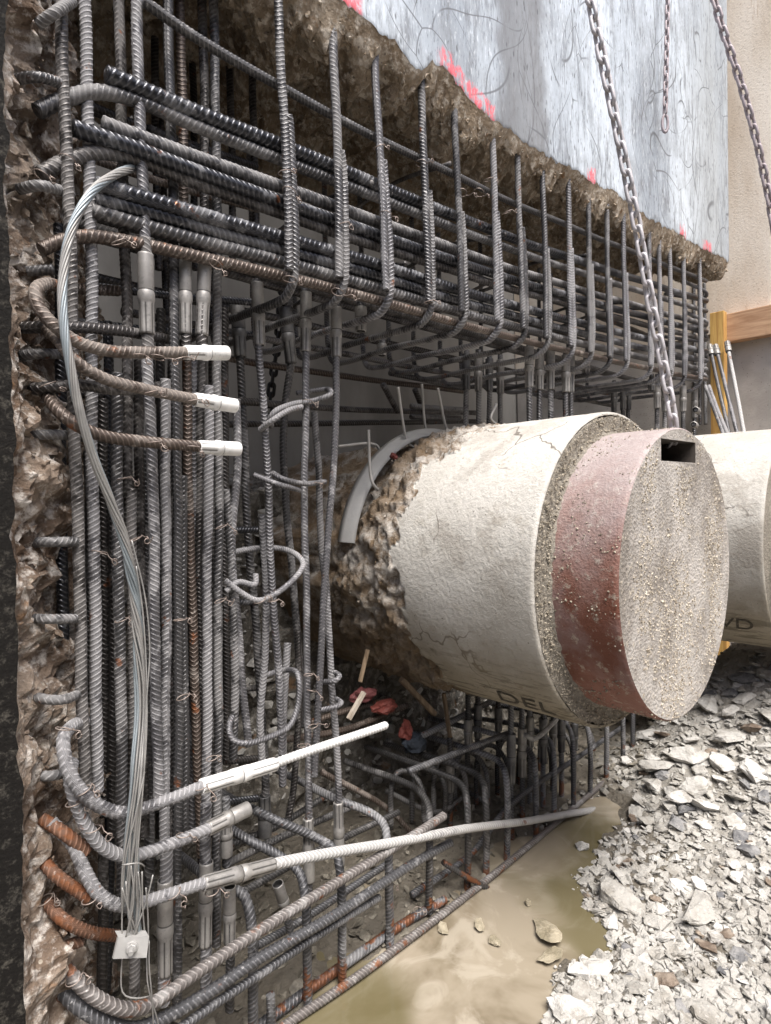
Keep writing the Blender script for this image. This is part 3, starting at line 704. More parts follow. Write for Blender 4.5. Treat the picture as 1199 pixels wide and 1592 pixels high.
# --- upper beam cage
UC = thing('rebar_cage', (2.4, .35, 2.1), 'long dark beam cage of bundled bars and stirrups under the broken concrete', 'rebar cage')
H = [  # left start px list, y at x=487, y at right end, radius, material, w
    ([(222, 0), (310, 62)], 163, 437, .0125, 'bar_grey', .012),
    ([(165, 115), (300, 172)], 247, 468, .0185, 'bar_black', .0),
    ([(58, 172), (95, 155), (150, 143), (215, 158), (300, 195)], 268, 484, .0155, 'bar_grey', -.01),
    ([(160, 192), (300, 243)], 308, 505, .0165, 'bar_grey', -.01),
    ([(114, 199), (200, 228), (300, 265)], 331, 516, .0175, 'bar_black', .005),
    ([(62, 270), (105, 248), (160, 236), (225, 252), (300, 283)], 349, 528, .0155, 'bar_dark', -.012),
    ([(151, 288), (300, 331)], 382, 547, .0185, 'bar_black', .004),
    ([(147, 309), (300, 350)], 401, 561, .0175, 'bar_black', -.01),
    ([(142, 328), (300, 372)], 421, 575, .0175, 'bar_grey', -.015),
    ([(64, 388), (95, 375), (130, 368), (180, 373), (300, 398)], 441, 590, .0145, 'bar_brown', -.006),
]
for L0, ym, ye, r, m, w_ in H:
    ye2 = ye
    ymid = ym + (ye-ym)*.475 + 13 - .02*(ym-300)
    pts = [P(x, y, w_) for x, y in L0] + [P(487, ym, w_)] + [P(785, ymid, w_), P(1000, ym+(ye-ym)*.835+6, w_), P(1098, ye, w_)]
    bar('longitudinal_bar', pts, r, m, UC)
# second and third layers inside the beam
for k, (zz_, r) in enumerate(((2.28, .016), (2.43, .016), (2.62, .016), (2.84, .012), (2.20, .014))):
    for yy in ((.30, .66) if k in (0, 2) else (.68,)):
        j = rnd.uniform(-.02, .02)
        bar('longitudinal_bar', [vz(.62+rnd.uniform(-.1, .2), yy+j, zz_+j), vz(2.3, yy, zz_+rnd.uniform(-.012, .012)), vz(4.5, yy, zz_)], r, rnd.choice(['bar_dark', 'bar_deep']), UC, near=2.2)
# stirrups: hanging bar + lapped U bar
ST = [(433, 0, 450, 420), (518, 60, 529, 432), (585, 125, 600, 452), (656, 170, 667, 470), (708, 195, 718, 485), (766, 225, 773, 500), (804, 237, 813, 512), (843, 265, 850, 527),
      (883, 292, 888, 540), (914, 307, 918, 548), (943, 325, 947, 556), (969, 340, 973, 562), (1009, 368, 1011, 570), (1025, 378, 1027, 574), (1041, 387, 1043, 578), (1063, 400, 1064, 584), (1088, 414, 1089, 590)]
for i, (xt, yt, xb, yb) in enumerate(ST):
    wS = .040
    top = P(xt, yt, wS); bot = P(xb, yb, wS); u0 = bot.x; r = .0125
    top2 = vz(top.x, top.y, top.z+.12)
    mat = ['bar_grey', 'bar_grey', 'bar_lilac'][i % 3] if i < 12 else 'bar_lilac'
    bar('stirrup', [top2, top, top.lerp(bot, .5)+vz(.004, 0, 0), bot], r, mat, UC)
    zb = bot.z-.062
    # U bar: lap start on the front leg, corner, run to the back, up the rear face
    lap = top.lerp(bot, .46 + .05*math.sin(i*2.1)); du = .021
    pts = [vz(lap.x+du*.6, -wS-.004, lap.z+.03), vz(lap.x+du, -wS, lap.z), vz(u0+du, -wS, zb+.09), vz(u0+du*.9, -wS+.012, zb+.035), vz(u0+du*.8, -wS+.05, zb+.004), vz(u0+du*.5, -wS+.10, zb-.004),
           vz(u0, .35, zb), vz(u0, .68, zb), vz(u0, .735, zb+.02), vz(u0, .755, zb+.07), vz(u0, .757, zb+.5), vz(u0, .757, 3.06)]
    bar('stirrup', pts, r, mat, UC, near=2.6)
# cross links between faces
for i, (x, z) in enumerate(((1.35, 2.55), (1.75, 2.76), (2.1, 2.6), (2.45, 2.5), (2.8, 2.7), (3.2, 2.55), (1.5, 2.33), (3.6, 2.6))):
    bar('cross_link', [vz(x, -.02, z), vz(x+.03, .3, z+.06), vz(x+.02, .74, z+.02)], .0085, 'bar_dark', UC, near=2.2)
# far end hooks
for k, y in enumerate((455, 500, 522, 553, 585)):
    a = P(1098, y, .0); bar('end_hook', [a+vz(-.25, .05, .03), a, a+vz(.05, .02, -.01), a+vz(.055, .06, -.012), a+vz(-.2, .2, 0)], .012, 'bar_lilac', UC)
for k, x in enumerate((1095, 1087, 1079, 1070)):
    a = P(x, 440, -.12-.1*k); b_ = P(x, 660, -.12-.1*k); bar('vertical_bar', [vz(a.x, a.y, a.z), vz(a.x, a.y, b_.z)], .0125, 'bar_grey', UC)
# sleeves hanging under the beam
def hang(xc, y0, y1, w_, r, parent, ybar=None, cm='coupler_grey', bm_='bar_grey', rb=.0125, name='vertical_bar', path=None, ytop=None):
    """a vertical bar with a sleeve coupler"""
    if path is None: path = [(xc, y0-8 if ytop is None else ytop, w_), (xc, ybar or y1-4, w_)]
    o = bar(name, [P(*q_) for q_ in path], rb, bm_, parent)
    coupler(P(xc, y0, w_), P(xc+(path[-1][0]-xc)*(.06 if len(path) < 3 else .0), y1, w_), r, cm, o)
    return o
for (x, y0, y1, yb, w_) in ((561, 478, 515, 513, -.12), (594, 535, 553, 550, -.5), (725, 550, 606, 700, -.45), (744, 552, 608, 690, -.45), (761, 558, 608, 690, -.48), (778, 560, 612, 690, -.45),
                           (823, 540, 602, 660, -.10), (839, 550, 606, 660, -.12), (856, 535, 606, 660, -.10), (880, 552, 610, 655, -.07), (887, 540, 610, 655, -.09), (911, 560, 585, 583, -.1),
                           (955, 600, 640, 660, -.35), (969, 600, 637, 660, -.35), (977, 600, 637, 660, -.35), (1013, 590, 607, 606, -.05), (1022, 590, 635, 680, -.05), (1034, 600, 640, 680, -.08), (1062, 600, 640, 690, -.05), (1080, 600, 650, 690, -.1)):
    hang(x, y0, y1, w_, .021, UC, yb, rnd.choice(['coupler_grey', 'coupler_grey', 'coupler_dark']), 'bar_grey', .014)
for (x, y) in ((1082, 637), (1079, 660)):
    a = P(x, y, .02); o = bar('stub_bar', [a, a+vz(.22, .06, .0)], .012, 'bar_lilac', UC); coupler(a-vz(.01, 0, 0), a+vz(.1, .02, 0), .02, 'coupler_grey', o, hole=True)

# --- column cage on the left
CC = thing('rebar_cage', (.7, .1, 0), 'tall column cage of vertical bars beside the broken brown wall edge', 'rebar cage')
VB = [  # polyline px, w, radius, material
    ([(95, 25), (103, 200), (109, 400), (113, 560), (118, 700), (121, 800), (124, 950), (130, 1130), (135, 1250)], .0, .0125, 'bar_dark'),
    ([(131, 0), (138, 200), (142, 400), (143, 600), (144, 750), (147, 900), (150, 1050), (153, 1230)], -.02, .0125, 'bar_lilac'),
    ([(185, 20), (190, 200), (194, 400), (198, 520), (199, 700), (200, 900)], -.06, .0125, 'bar_dark'),
    ([(182, 580), (182, 760), (185, 900), (187, 1050), (190, 1250), (192, 1400)], -.02, .0125, 'bar_grey'),
    ([(205, 760), (206, 900), (207, 1050), (208, 1200), (210, 1560)], -.04, .0125, 'bar_dark'),
    ([(214, 20), (218, 200), (225, 390), (230, 540), (234, 680), (238, 800), (241, 950), (243, 1100), (246, 1240)], -.01, .0125, 'bar_lilac'),
    ([(262, 0), (266, 200), (270, 420), (273, 560), (274, 700), (276, 850), (277, 1000), (277, 1200), (275, 1330), (275, 1560)], -.05, .0125, 'bar_grey'),
    ([(280, 0), (284, 200), (288, 420), (291, 600), (293, 740), (297, 900), (303, 1050), (308, 1200), (312, 1330)], -.11, .0125, 'bar_brown'),
    ([(314, 0), (318, 200), (318, 420), (315, 560), (312, 700), (310, 800), (306, 900)], -.14, .0125, 'bar_dark'),
    ([(332, 0), (336, 200), (338, 420), (338, 600), (340, 800), (340, 950), (339, 1100), (338, 1250), (337, 1470)], -.10, .0125, 'bar_grey'),
    ([(258, 590), (258, 760), (258, 900), (258, 1050), (257, 1230), (254, 1330)], -.03, .0125, 'bar_lilac'),
    ([(325, 600), (324, 760), (323, 900), (322, 1050), (321, 1200), (320, 1400), (318, 1560)], -.09, .0125, 'bar_lilac'),
    ([(290, 700), (290, 900), (292, 1100), (294, 1260)], -.2, .0125, 'bar_dark'),
    ([(93, 350), (95, 700), (96, 900), (97, 1120)], -.10, .0125, 'bar_black'),
    ([(168, 500), (168, 800), (170, 1000), (172, 1250), (165, 1540)], -.25, .0125, 'bar_black'),
    ([(305, 560), (330, 800), (348, 980)], -.3, .0125, 'bar_dark'),
    ([(233, 540), (236, 740), (252, 1000), (262, 1330)], -.32, .0125, 'bar_black'),
    ([(160, 1300), (160, 1545)], -.2, .013, 'bar_dark'),
    ([(355, 20), (360, 200), (362, 420)], -.5, .0125, 'bar_dark'), ([(390, 0), (395, 200), (398, 430)], -.4, .0125, 'bar_dark'),
    ([(160, 620), (162, 900), (164, 1240)], -.14, .0125, 'bar_dark'), ([(216, 560), (218, 900), (224, 1300)], -.12, .0125, 'bar_dark'), ([(228, 700), (229, 1000), (232, 1400)], -.18, .0125, 'bar_grey'), ([(268, 560), (268, 900), (266, 1350)], -.16, .0125, 'bar_dark'), ([(283, 740), (285, 1000), (287, 1300)], -.08, .0125, 'bar_grey'),
    ([(299, 560), (300, 800), (301, 1000), (299, 1300)], -.15, .0125, 'bar_lilac'), ([(313, 900), (314, 1100), (315, 1340)], -.13, .0125, 'bar_dark'), ([(331, 560), (332, 900), (331, 1300)], -.18, .0125, 'bar_dark'), ([(349, 480), (350, 800), (352, 1180)], -.28, .0125, 'bar_dark'), ([(178, 760), (177, 1000), (176, 1300)], -.12, .0125, 'bar_deep'), ([(250, 480), (250, 800), (250, 1300)], -.26, .0125, 'bar_deep'), ([(138, 700), (140, 900), (142, 1250)], -.18, .0125, 'bar_deep'),
    ([(300, 100), (304, 420)], -.6, .0125, 'bar_dark'), ([(240, 60), (246, 420)], -.55, .0125, 'bar_dark'),
]
for path, w_, r, m in VB:
    pts = [P(x, y, w_) for x, y in path]
    if path[0][1] <= 30: pts.insert(0, pts[0]+vz(0, 0, .45))
    bar('vertical_bar', pts, r, m, CC)
def sleeve(x0, y0, x1, y1, w_, r, parent, mat='coupler_grey', **kw): return coupler(P(x0, y0, w_), P(x1, y1, w_), r, mat, parent, **kw)
o = bar('vertical_bar', [P(226, 370, -.005), P(230, 540, -.005)], .0135, 'bar_dark', CC); sleeve(226, 395, 229, 520, -.005, .0185, o)
o = bar('vertical_bar', [P(288, 380, -.04), P(289, 540, -.04)], .012, 'bar_dark', CC); sleeve(288, 398, 289, 520, -.04, .0165, o)
o = bar('vertical_bar', [P(318, 370, -.03), P(314, 545, -.03)], .0135, 'bar_dark', CC); sleeve(319, 398, 314, 522, -.03, .0175, o)
o = bar('vertical_bar', [P(258, 1320, .0), P(257, 1560, .0)], .014, 'bar_lilac', CC); sleeve(257, 1368, 257, 1515, .0, .0185, o)
o = bar('vertical_bar', [P(321, 1250, .0), P(320, 1560, .0)], .0135, 'bar_lilac', CC); sleeve(321, 1340, 319, 1470, .0, .0175, o)
o = bar('vertical_bar', [P(357, 1400, .01), P(357, 1570, .01)], .012, 'bar_grey', CC); sleeve(357, 1378, 357, 1465, .01, .0165, o, 'coupler_grey', hole=True)
# U bars
def ubar(path, r, m, cpl=None, cm='coupler_white', tail=None, name='u_bar', double=False, tm='bar_white', tr=None):
    o = bar(name, [P(*q_) for q_ in path], r, m, CC)
    if cpl: coupler(P(*cpl[1]), P(*cpl[0]), r*1.42, cm, o, double=double)
    if tail: bar('tail_bar', [P(*q_) for q_ in tail], tr or r, tm, o)
    return o
ubar([(185, 452, -.10), (100, 446, -.04), (72, 440, .02), (55, 452, .06), (60, 478, .075), (85, 508, .085), (120, 533, .085), (170, 547, .08), (230, 549, .07), (292, 548, .06)], .0128, 'bar_brown', ((288, 548, .06), (353, 549, .05)))
ubar([(60, 500, -.02), (90, 528, .055), (118, 562, .08), (160, 588, .08), (230, 607, .07), (305, 622, .06)], .0128, 'bar_brown', ((303, 621, .06), (366, 631, .05)))
ubar([(72, 612, .0), (92, 640, .06), (120, 662, .08), (160, 678, .08), (230, 688, .07), (312, 695, .06)], .0128, 'bar_brown', ((309, 695, .06), (371, 698, .05)))
ubar([(35, 605, -.02), (70, 602, .02), (120, 598, .04), (180, 606, .03), (260, 600, -.1)], .0125, 'bar_dark')
ubar([(35, 510, -.02), (90, 508, .02), (180, 513, .0), (265, 528, -.1)], .0125, 'bar_dark')
ubar([(135, 1122, -.03), (112, 1130, .03), (98, 1150, .07), (104, 1195, .09), (135, 1240, .10), (190, 1263, .10), (250, 1247, .09), (318, 1221, .08)], .0135, 'bar_lilac', ((313, 1223, .08), (428, 1188, .06)), 'coupler_white', [(424, 1189, .06), (510, 1158, .05), (599, 1127, .04)], double=True, tr=.0125)
ubar([(112, 1185, .0), (110, 1215, .06), (130, 1275, .08), (160, 1315, .085), (200, 1331, .085), (255, 1317, .08), (328, 1287, .07)], .0135, 'bar_lilac', ((324, 1288, .07), (386, 1257, .06)), 'coupler_grey')
ubar([(78, 1278, .02), (112, 1310, .05), (130, 1350, .07), (155, 1390, .085), (195, 1408, .09), (250, 1395, .085), (320, 1373, .075)], .0135, 'bar_lilac', ((316, 1374, .075), (425, 1344, .065)), 'coupler_grey',
     [(420, 1346, .065), (470, 1336, .06), (600, 1311, .05), (740, 1287, .05), (840, 1273, .05), (937, 1257, .06)], double=True, tm='bar_pale', tr=.0148)
ubar([(88, 1490, .0), (115, 1522, .05), (150, 1552, .08), (195, 1568, .10), (235, 1560, .10), (300, 1515, .09), (400, 1449, .08), (520, 1376, .06), (600, 1325, .05), (690, 1268, .03)], .0145, 'bar_rust')
ubar([(90, 1535, .0), (130, 1570, .05), (200, 1600, .09), (245, 1588, .09), (330, 1540, .08), (400, 1492, .07), (520, 1422, .06), (640, 1345, .03), (700, 1310, .01)], .0145, 'bar_sill')
ubar([(250, 1620, .08), (330, 1562, .07), (395, 1520, .06), (480, 1465, .05), (590, 1395, .02)], .0115, 'bar_sill')
# rusty stubs from the broken wall
for path in ([(60, 1328, .0), (85, 1360, .04), (138, 1398, .06)], [(66, 1272, .0), (100, 1296, .05), (135, 1325, .06)], [(72, 1403, .0), (95, 1428, .04), (135, 1448, .04), (185, 1455, .0)], [(70, 1470, .0), (92, 1474, .03), (128, 1462, .02)], [(84, 1540, .0), (110, 1556, .02), (150, 1572, .0)]):
    bar('stub_bar', [P(*q_) for q_ in path], .0125, 'bar_stub', CC)
for path in ([(52, 843, -.03), (80, 842, .02), (118, 841, .01)], [(45, 962, -.03), (75, 963, .02), (118, 962, .01)], [(45, 1078, -.03), (70, 1086, .02), (95, 1087, .03), (122, 1078, .0)], [(50, 1202, -.02), (78, 1206, .03), (108, 1200, .0)],
             [(20, 555, -.05), (60, 550, .0), (110, 552, -.05)], [(22, 125, -.02), (55, 120, .02), (95, 130, .0)], [(30, 294, -.02), (60, 288, .02), (110, 300, -.03)], [(45, 422, -.03), (85, 420, .0)], [(60, 40, .0), (85, 22, .03), (112, 2, .0)], [(35, 680, -.03), (80, 676, -.01), (130, 680, -.05)]):
    bar('stub_bar', [P(*q_) for q_ in path], .0105, 'bar_grey', CC)
# horizontals behind the column bars
for (y0, y1, w_) in ((440, 470, -.3), (500, 520, -.45), (612, 625, -.35), (1190, 1180, -.3), (1075, 1070, -.4), (935, 935, -.35), (820, 823, -.3), (1270, 1240, -.25), (150, 260, -.35), (235, 325, -.3), (330, 395, -.35)):
    bar('cross_bar', [P(110, y0, w_), P(250, (y0+y1)/2+3, w_), P(400, y1, w_)], .011, rnd.choice(['bar_dark', 'bar_black', 'bar_brown']), CC)

# --- loose coupled bars between column and pipe
MC = thing('rebar_cage', (1.1, .2, 0), 'loose bent bars with couplers and small hoops between column cage and pipe', 'rebar cage')
def mbar(path, cps=(), r=.0115, m='bar_lilac', w_=-.15, cr=.0185):
    pts = [P(q_[0], q_[1], q_[2] if len(q_) > 2 else w_) for q_ in path]; o = bar('vertical_bar', pts, r, m, MC)
    for (x0, y0, x1, y1, cm) in cps: coupler(P(x0, y0, w_), P(x1, y1, w_), cr, cm, o)
    return o
mbar([(399, 435), (403, 540), (407, 600), (417, 760), (423, 900), (430, 1010), (437, 1130), (441, 1222)], [(400, 440, 404, 537, 'coupler_grey')])
mbar([(475, 450), (475, 560), (475, 700), (474, 800), (476, 950), (478, 1080), (480, 1200), (480, 1290), (481, 1385)], [(476, 455, 475, 547, 'coupler_grey'), (481, 1370, 479, 1272, 'coupler_grey')])
mbar([(523, 465), (523, 560), (521, 680), (515, 780), (507, 880), (500, 980), (496, 1080), (490, 1206)], [(523, 478, 523, 555, 'coupler_grey')], w_=-.13)
mbar([(503, 860), (508, 930), (514, 1030), (521, 1130), (525, 1200), (527, 1300), (528, 1350)], [(528, 1345, 526, 1247, 'coupler_grey')], w_=-.18)
mbar([(450, 462), (452, 560), (442, 640), (445, 780), (452, 870), (460, 960), (467, 1050), (470, 1130)], [(443, 478, 453, 565, 'coupler_dark')], m='bar_grey', w_=-.38, cr=.023, r=.0135)
mbar([(370, 470), (374, 560), (379, 680), (387, 850), (396, 950), (405, 1080), (412, 1200), (412, 1300)], [(369, 475, 374, 555, 'coupler_dark'), (412, 1300, 411, 1237, 'coupler_dark')], m='bar_grey', w_=-.36, cr=.023, r=.0135)
mbar([(368, 620), (370, 740), (360, 850), (368, 960), (377, 1060), (388, 1160)], m='bar_lilac', w_=-.12)
mbar([(350, 760), (358, 850), (364, 960), (366, 1080), (362, 1180)], m='bar_grey', w_=-.12)
mbar([(490, 640), (495, 720), (499, 850), (506, 900)], m='bar_grey', w_=-.3)
mbar([(462, 980), (465, 1100), (455, 1240), (449, 1270)], m='bar_dark', w_=-.3)
mbar([(448, 1000), (440, 1100), (440, 1210)], m='bar_lilac', w_=-.22)
mbar([(408, 800), (414, 900), (412, 1010), (405, 1110), (408, 1190)], m='bar_lilac', w_=-.2)
def hoop(path, r=.0085, m='bar_lilac'): return bar('hoop', [P(*q_) for q_ in path], r, m, MC)
hoop([(460, 612, -.2), (505, 606, -.16), (513, 607, -.12), (512, 614, -.10), (490, 622, -.13), (455, 628, -.13), (428, 640, -.12), (420, 652, -.14), (422, 662, -.2)])
hoop([(470, 633, -.10), (450, 638, -.1), (425, 653, -.1), (405, 668, -.15)])
hoop([(424, 736, -.15), (440, 745, -.11), (470, 752, -.10), (506, 749, -.14)]); hoop([(395, 738, -.15), (430, 752, -.1), (467, 762, -.11)])
hoop([(362, 858, -.2), (400, 852, -.22), (440, 853, -.2), (466, 867, -.12), (471, 880, -.09), (455, 903, -.07), (425, 926, -.06), (400, 934, -.06), (375, 922, -.08), (350, 902, -.10)])
hoop([(398, 892, -.1), (396, 908, -.09), (370, 905, -.1), (350, 920, -.1)])
hoop([(410, 1050, -.2), (440, 1042, -.18), (460, 1044, -.12), (466, 1060, -.09), (464, 1100, -.08), (452, 1128, -.07), (420, 1146, -.06), (380, 1156, -.06), (362, 1150, -.08), (356, 1130, -.10), (366, 1102, -.14)])
hoop([(505, 1060, -.15), (522, 1058, -.10), (528, 1052, -.10), (522, 1046, -.15)]); hoop([(500, 1104, -.12), (520, 1099, -.09), (530, 1093, -.10), (524, 1086, -.16)])
# bars crossing at the back of the opening
for path, m in (([(345, 555, -.85), (420, 568, -.85), (560, 588, -.85), (720, 608, -.85)], 'bar_brown'), ([(606, 580, -.8), (660, 590, -.8), (720, 603, -.8)], 'bar_grey'), ([(380, 625, -.9), (560, 637, -.9), (740, 642, -.9)], 'bar_dark'),
                ([(350, 660, -.95), (500, 658, -.95), (740, 655, -.95)], 'bar_dark'), ([(595, 598, -.75), (618, 640, -.8)], 'bar_dark'), ([(645, 605, -.75), (665, 655, -.8)], 'bar_dark'), ([(640, 632, -.7), (720, 637, -.7)], 'bar_grey'), ([(640, 648, -.7), (715, 650, -.75)], 'bar_grey')):
    bar('cross_bar', [P(*q_) for q_ in path], .0155, m, MC)

# --- sill cage on the ground
SG = thing('rebar_cage', (2.2, .3, 0), 'low sill cage of bent hoops and sleeves beside the muddy puddle', 'rebar cage')
bar('longitudinal_bar', [G(395, 1600, .02), G(533, 1502, .02), G(633, 1432, .022), G(692, 1398, .024)], .0145, 'bar_sill', SG)
bar('longitudinal_bar', [G(430, 1602, .012), G(567, 1510, .012), G(700, 1412, .012), G(800, 1333, .012), G(935, 1220, .012), G(1030, 1140, .03), G(1113, 1076, .04)], .013, 'bar_rust', SG)
bar('longitudinal_bar', [P(640, 1392, -.06), P(735, 1325, -.06), P(780, 1265, -.06), P(830, 1222, -.06), P(880, 1190, -.06), P(965, 1132, -.06)], .0125, 'bar_sill', SG)
HP = [([(352, 1382), (378, 1390), (390, 1420)], 392, 1590), ([(385, 1305), (440, 1333), (466, 1355), (475, 1390)], 477, 1535), ([(423, 1273), (490, 1303), (520, 1322), (529, 1350)], 531, 1498), ([(530, 1245), (575, 1262), (597, 1280), (603, 1305)], 605, 1450),
      ([(640, 1222), (655, 1235), (666, 1255), (668, 1280)], 667, 1398), ([(672, 1197), (705, 1210), (721, 1225), (726, 1250)], 727, 1372), ([(705, 1188), (735, 1200), (750, 1215), (755, 1240)], 756, 1352),
      ([(740, 1168), (770, 1180), (783, 1195), (788, 1220)], 788, 1328), ([(770, 1142), (812, 1158), (828, 1175), (833, 1200)], 833, 1294), ([(830, 1135), (852, 1150), (860, 1165), (862, 1190)], 862, 1270), ([(865, 1115), (883, 1130), (890, 1150), (891, 1170)], 892, 1246),
      ([(905, 1118), (913, 1130), (917, 1150)], 917, 1224), ([(930, 1080), (940, 1095), (943, 1120)], 943, 1203), ([(955, 1070), (965, 1085), (968, 1110)], 968, 1180), ([(970, 1060), (980, 1075), (984, 1100)], 984, 1166),
      ([(1005, 1050), (1012, 1060), (1015, 1080)], 1016, 1142), ([(1015, 1045), (1022, 1055), (1025, 1080)], 1026, 1133), ([(1030, 1040), (1036, 1050), (1038, 1070)], 1038, 1122), ([(1045, 1030), (1052, 1040), (1055, 1060)], 1056, 1108), ([(1075, 1020), (1083, 1030), (1086, 1050)], 1087, 1090)]
for i, (top, xb, yb) in enumerate(HP):
    w_ = -.005; n_ = len(top); pts = []
    pts = [P(x, y, w_ - .035*(n_-1-k)**1.35*1.2) for k, (x, y) in enumerate(top)] + [P(xb, yb, w_)]
    pts[-1].z -= .05
    first = pts[0]; pts.insert(0, first + vz(rnd.uniform(-.01, .02), .42, -.03))
    bar('hoop', pts, .0135 if i < 8 else .0125, 'bar_silldark' if 3 < i < 7 else 'bar_sill', SG)
for (x, yt, c0, c1, yb, w_) in ((795, 1100, 1140, 1218, 1318, -.08), (812, 1105, 1132, 1207, 1302, -.10), (824, 1108, 1114, 1160, 1272, -.15), (845, 1112, 1116, 1186, 1268, -.10), (860, 1116, 1120, 1160, 1250, -.16), (873, 1118, 1120, 1168, 1258, -.09),
                           (893, 1122, 1124, 1166, 1235, -.14), (728, 1085, 1118, 1158, 1200, -.30), (743, 1092, 1095, 1146, 1200, -.32), (775, 1095, 1100, 1136, 1190, -.30), (700, 1180, 1185, 1230, 1300, -.3)):
    o = bar('vertical_bar', [P(x, yt, w_)+vz(0, 0, .10), P(x, yb, w_)], .0125, 'bar_silldark' if x < 790 else 'bar_sill', SG); coupler(P(x, c0, w_), P(x, c1, w_), .0195, 'coupler_dark' if x % 2 else 'coupler_grey', o)
o = bar('vertical_bar', [P(350, 1240, -.12), P(352, 1345, -.12)], .013, 'bar_sill', SG); coupler(P(351, 1330, -.12), P(350, 1270, -.12), .02, 'coupler_grey', o)
o = bar('stub_bar', [P(434, 1380, -.05), P(452, 1445, -.05)], .012, 'bar_sill', SG); coupler(P(432, 1374, -.05), P(448, 1425, -.05), .0165, 'coupler_grey', o, hole=True)
for path, r, m in (([(636, 1199, -.12), (690, 1178, -.1), (745, 1157, -.1), (790, 1140, -.12)], .0125, 'bar_sill'), ([(440, 1150, -.45), (540, 1133, -.45), (633, 1097, -.45)], .0135, 'bar_brown'), ([(470, 1128, -.5), (540, 1105, -.5), (606, 1086, -.5)], .0135, 'bar_brown'),
                   ([(648, 1148, -.35), (720, 1112, -.35), (800, 1075, -.4)], .0145, 'bar_sill'), ([(817, 1143, -.03), (828, 1149, -.03), (840, 1143, -.03), (866, 1118, -.03)], .011, 'bar_pale'), ([(500, 1200, -.4), (600, 1255, -.35), (640, 1295, -.3)], .012, 'bar_brown'),
                   ([(350, 1345, -.3), (440, 1300, -.3), (545, 1255, -.3)], .012, 'bar_silldark'), ([(380, 1385, -.25), (500, 1320, -.25), (620, 1262, -.25)], .012, 'bar_silldark'), ([(600, 1230, -.4), (680, 1262, -.3), (720, 1240, -.3)], .011, 'bar_silldark'), ([(690, 1340, -.02), (730, 1365, .02), (768, 1387, .05)], .011, 'bar_silldark'),
                   ([(400, 1470, -.1), (470, 1430, -.12), (600, 1345, -.12)], .011, 'bar_sill'), ([(421, 1546, .0), (423, 1600, .0)], .0125, 'bar_sill'), ([(600, 1150, -.6), (700, 1215, -.4), (760, 1250, -.3)], .012, 'bar_silldark'), ([(345, 1318, -.4), (420, 1290, -.4), (520, 1228, -.45)], .012, 'bar_silldark')):
    bar('cross_bar', [P(*q_) for q_ in path], r, m, SG)
for k in range(9):   # small hoops inside the sill
    x0 = 620+k*33; y0 = 1195-k*10; w_ = -.32
    bar('hoop', [P(x0-12, y0+95, w_), P(x0-10, y0+25, w_), P(x0, y0+5, w_), P(x0+18, y0+6, w_+.03), P(x0+36, y0+30, w_+.1), P(x0+40, y0+85, w_+.1)], .0115, 'bar_silldark', SG)
# binding wire knots
for (x, y, w_, pr) in ((443, 270, .045, UC), (450, 300, .045, UC), (590, 230, .045, UC), (745, 300, .03, UC), (760, 280, .03, UC), (655, 255, .04, UC), (535, 350, .05, UC), (718, 300, .045, UC), (668, 470, .05, UC), (525, 455, .05, UC), (450, 435, .05, UC), (790, 330, .045, UC), (600, 335, .045, UC),
                      (105, 250, .0, CC), (65, 275, .0, CC), (185, 378, .03, CC), (335, 412, .02, CC), (215, 555, .08, CC), (245, 557, .08, CC), (278, 560, .07, CC), (75, 600, .03, CC), (235, 612, .08, CC), (300, 625, .07, CC), (240, 690, .08, CC), (300, 697, .07, CC), (193, 745, .0, CC), (155, 860, .0, CC), (210, 840, .0, CC), (345, 820, -.06, CC), (343, 935, -.06, CC), (280, 965, -.02, CC), (190, 965, .0, CC), (285, 1085, -.02, CC), (330, 1180, -.05, CC),
                      (100, 1135, .08, CC), (130, 1230, .1, CC), (115, 1250, .08, CC), (145, 1290, .09, CC), (312, 1225, .09, CC), (285, 1300, .08, CC), (140, 1400, .08, CC), (270, 1390, .09, CC), (330, 1388, .08, CC), (115, 1525, .06, CC), (70, 1400, .02, CC),
                      (405, 935, -.05, MC), (425, 935, -.05, MC), (480, 1050, -.12, MC), (485, 1075, -.12, MC), (478, 625, -.12, MC), (485, 752, -.12, MC), (487, 1130, -.12, MC), (470, 1160, -.12, MC), (605, 1380, .0, SG), (650, 1415, .02, SG)):
    tie(P(x, y, w_), .030 if pr is UC else .026, pr)

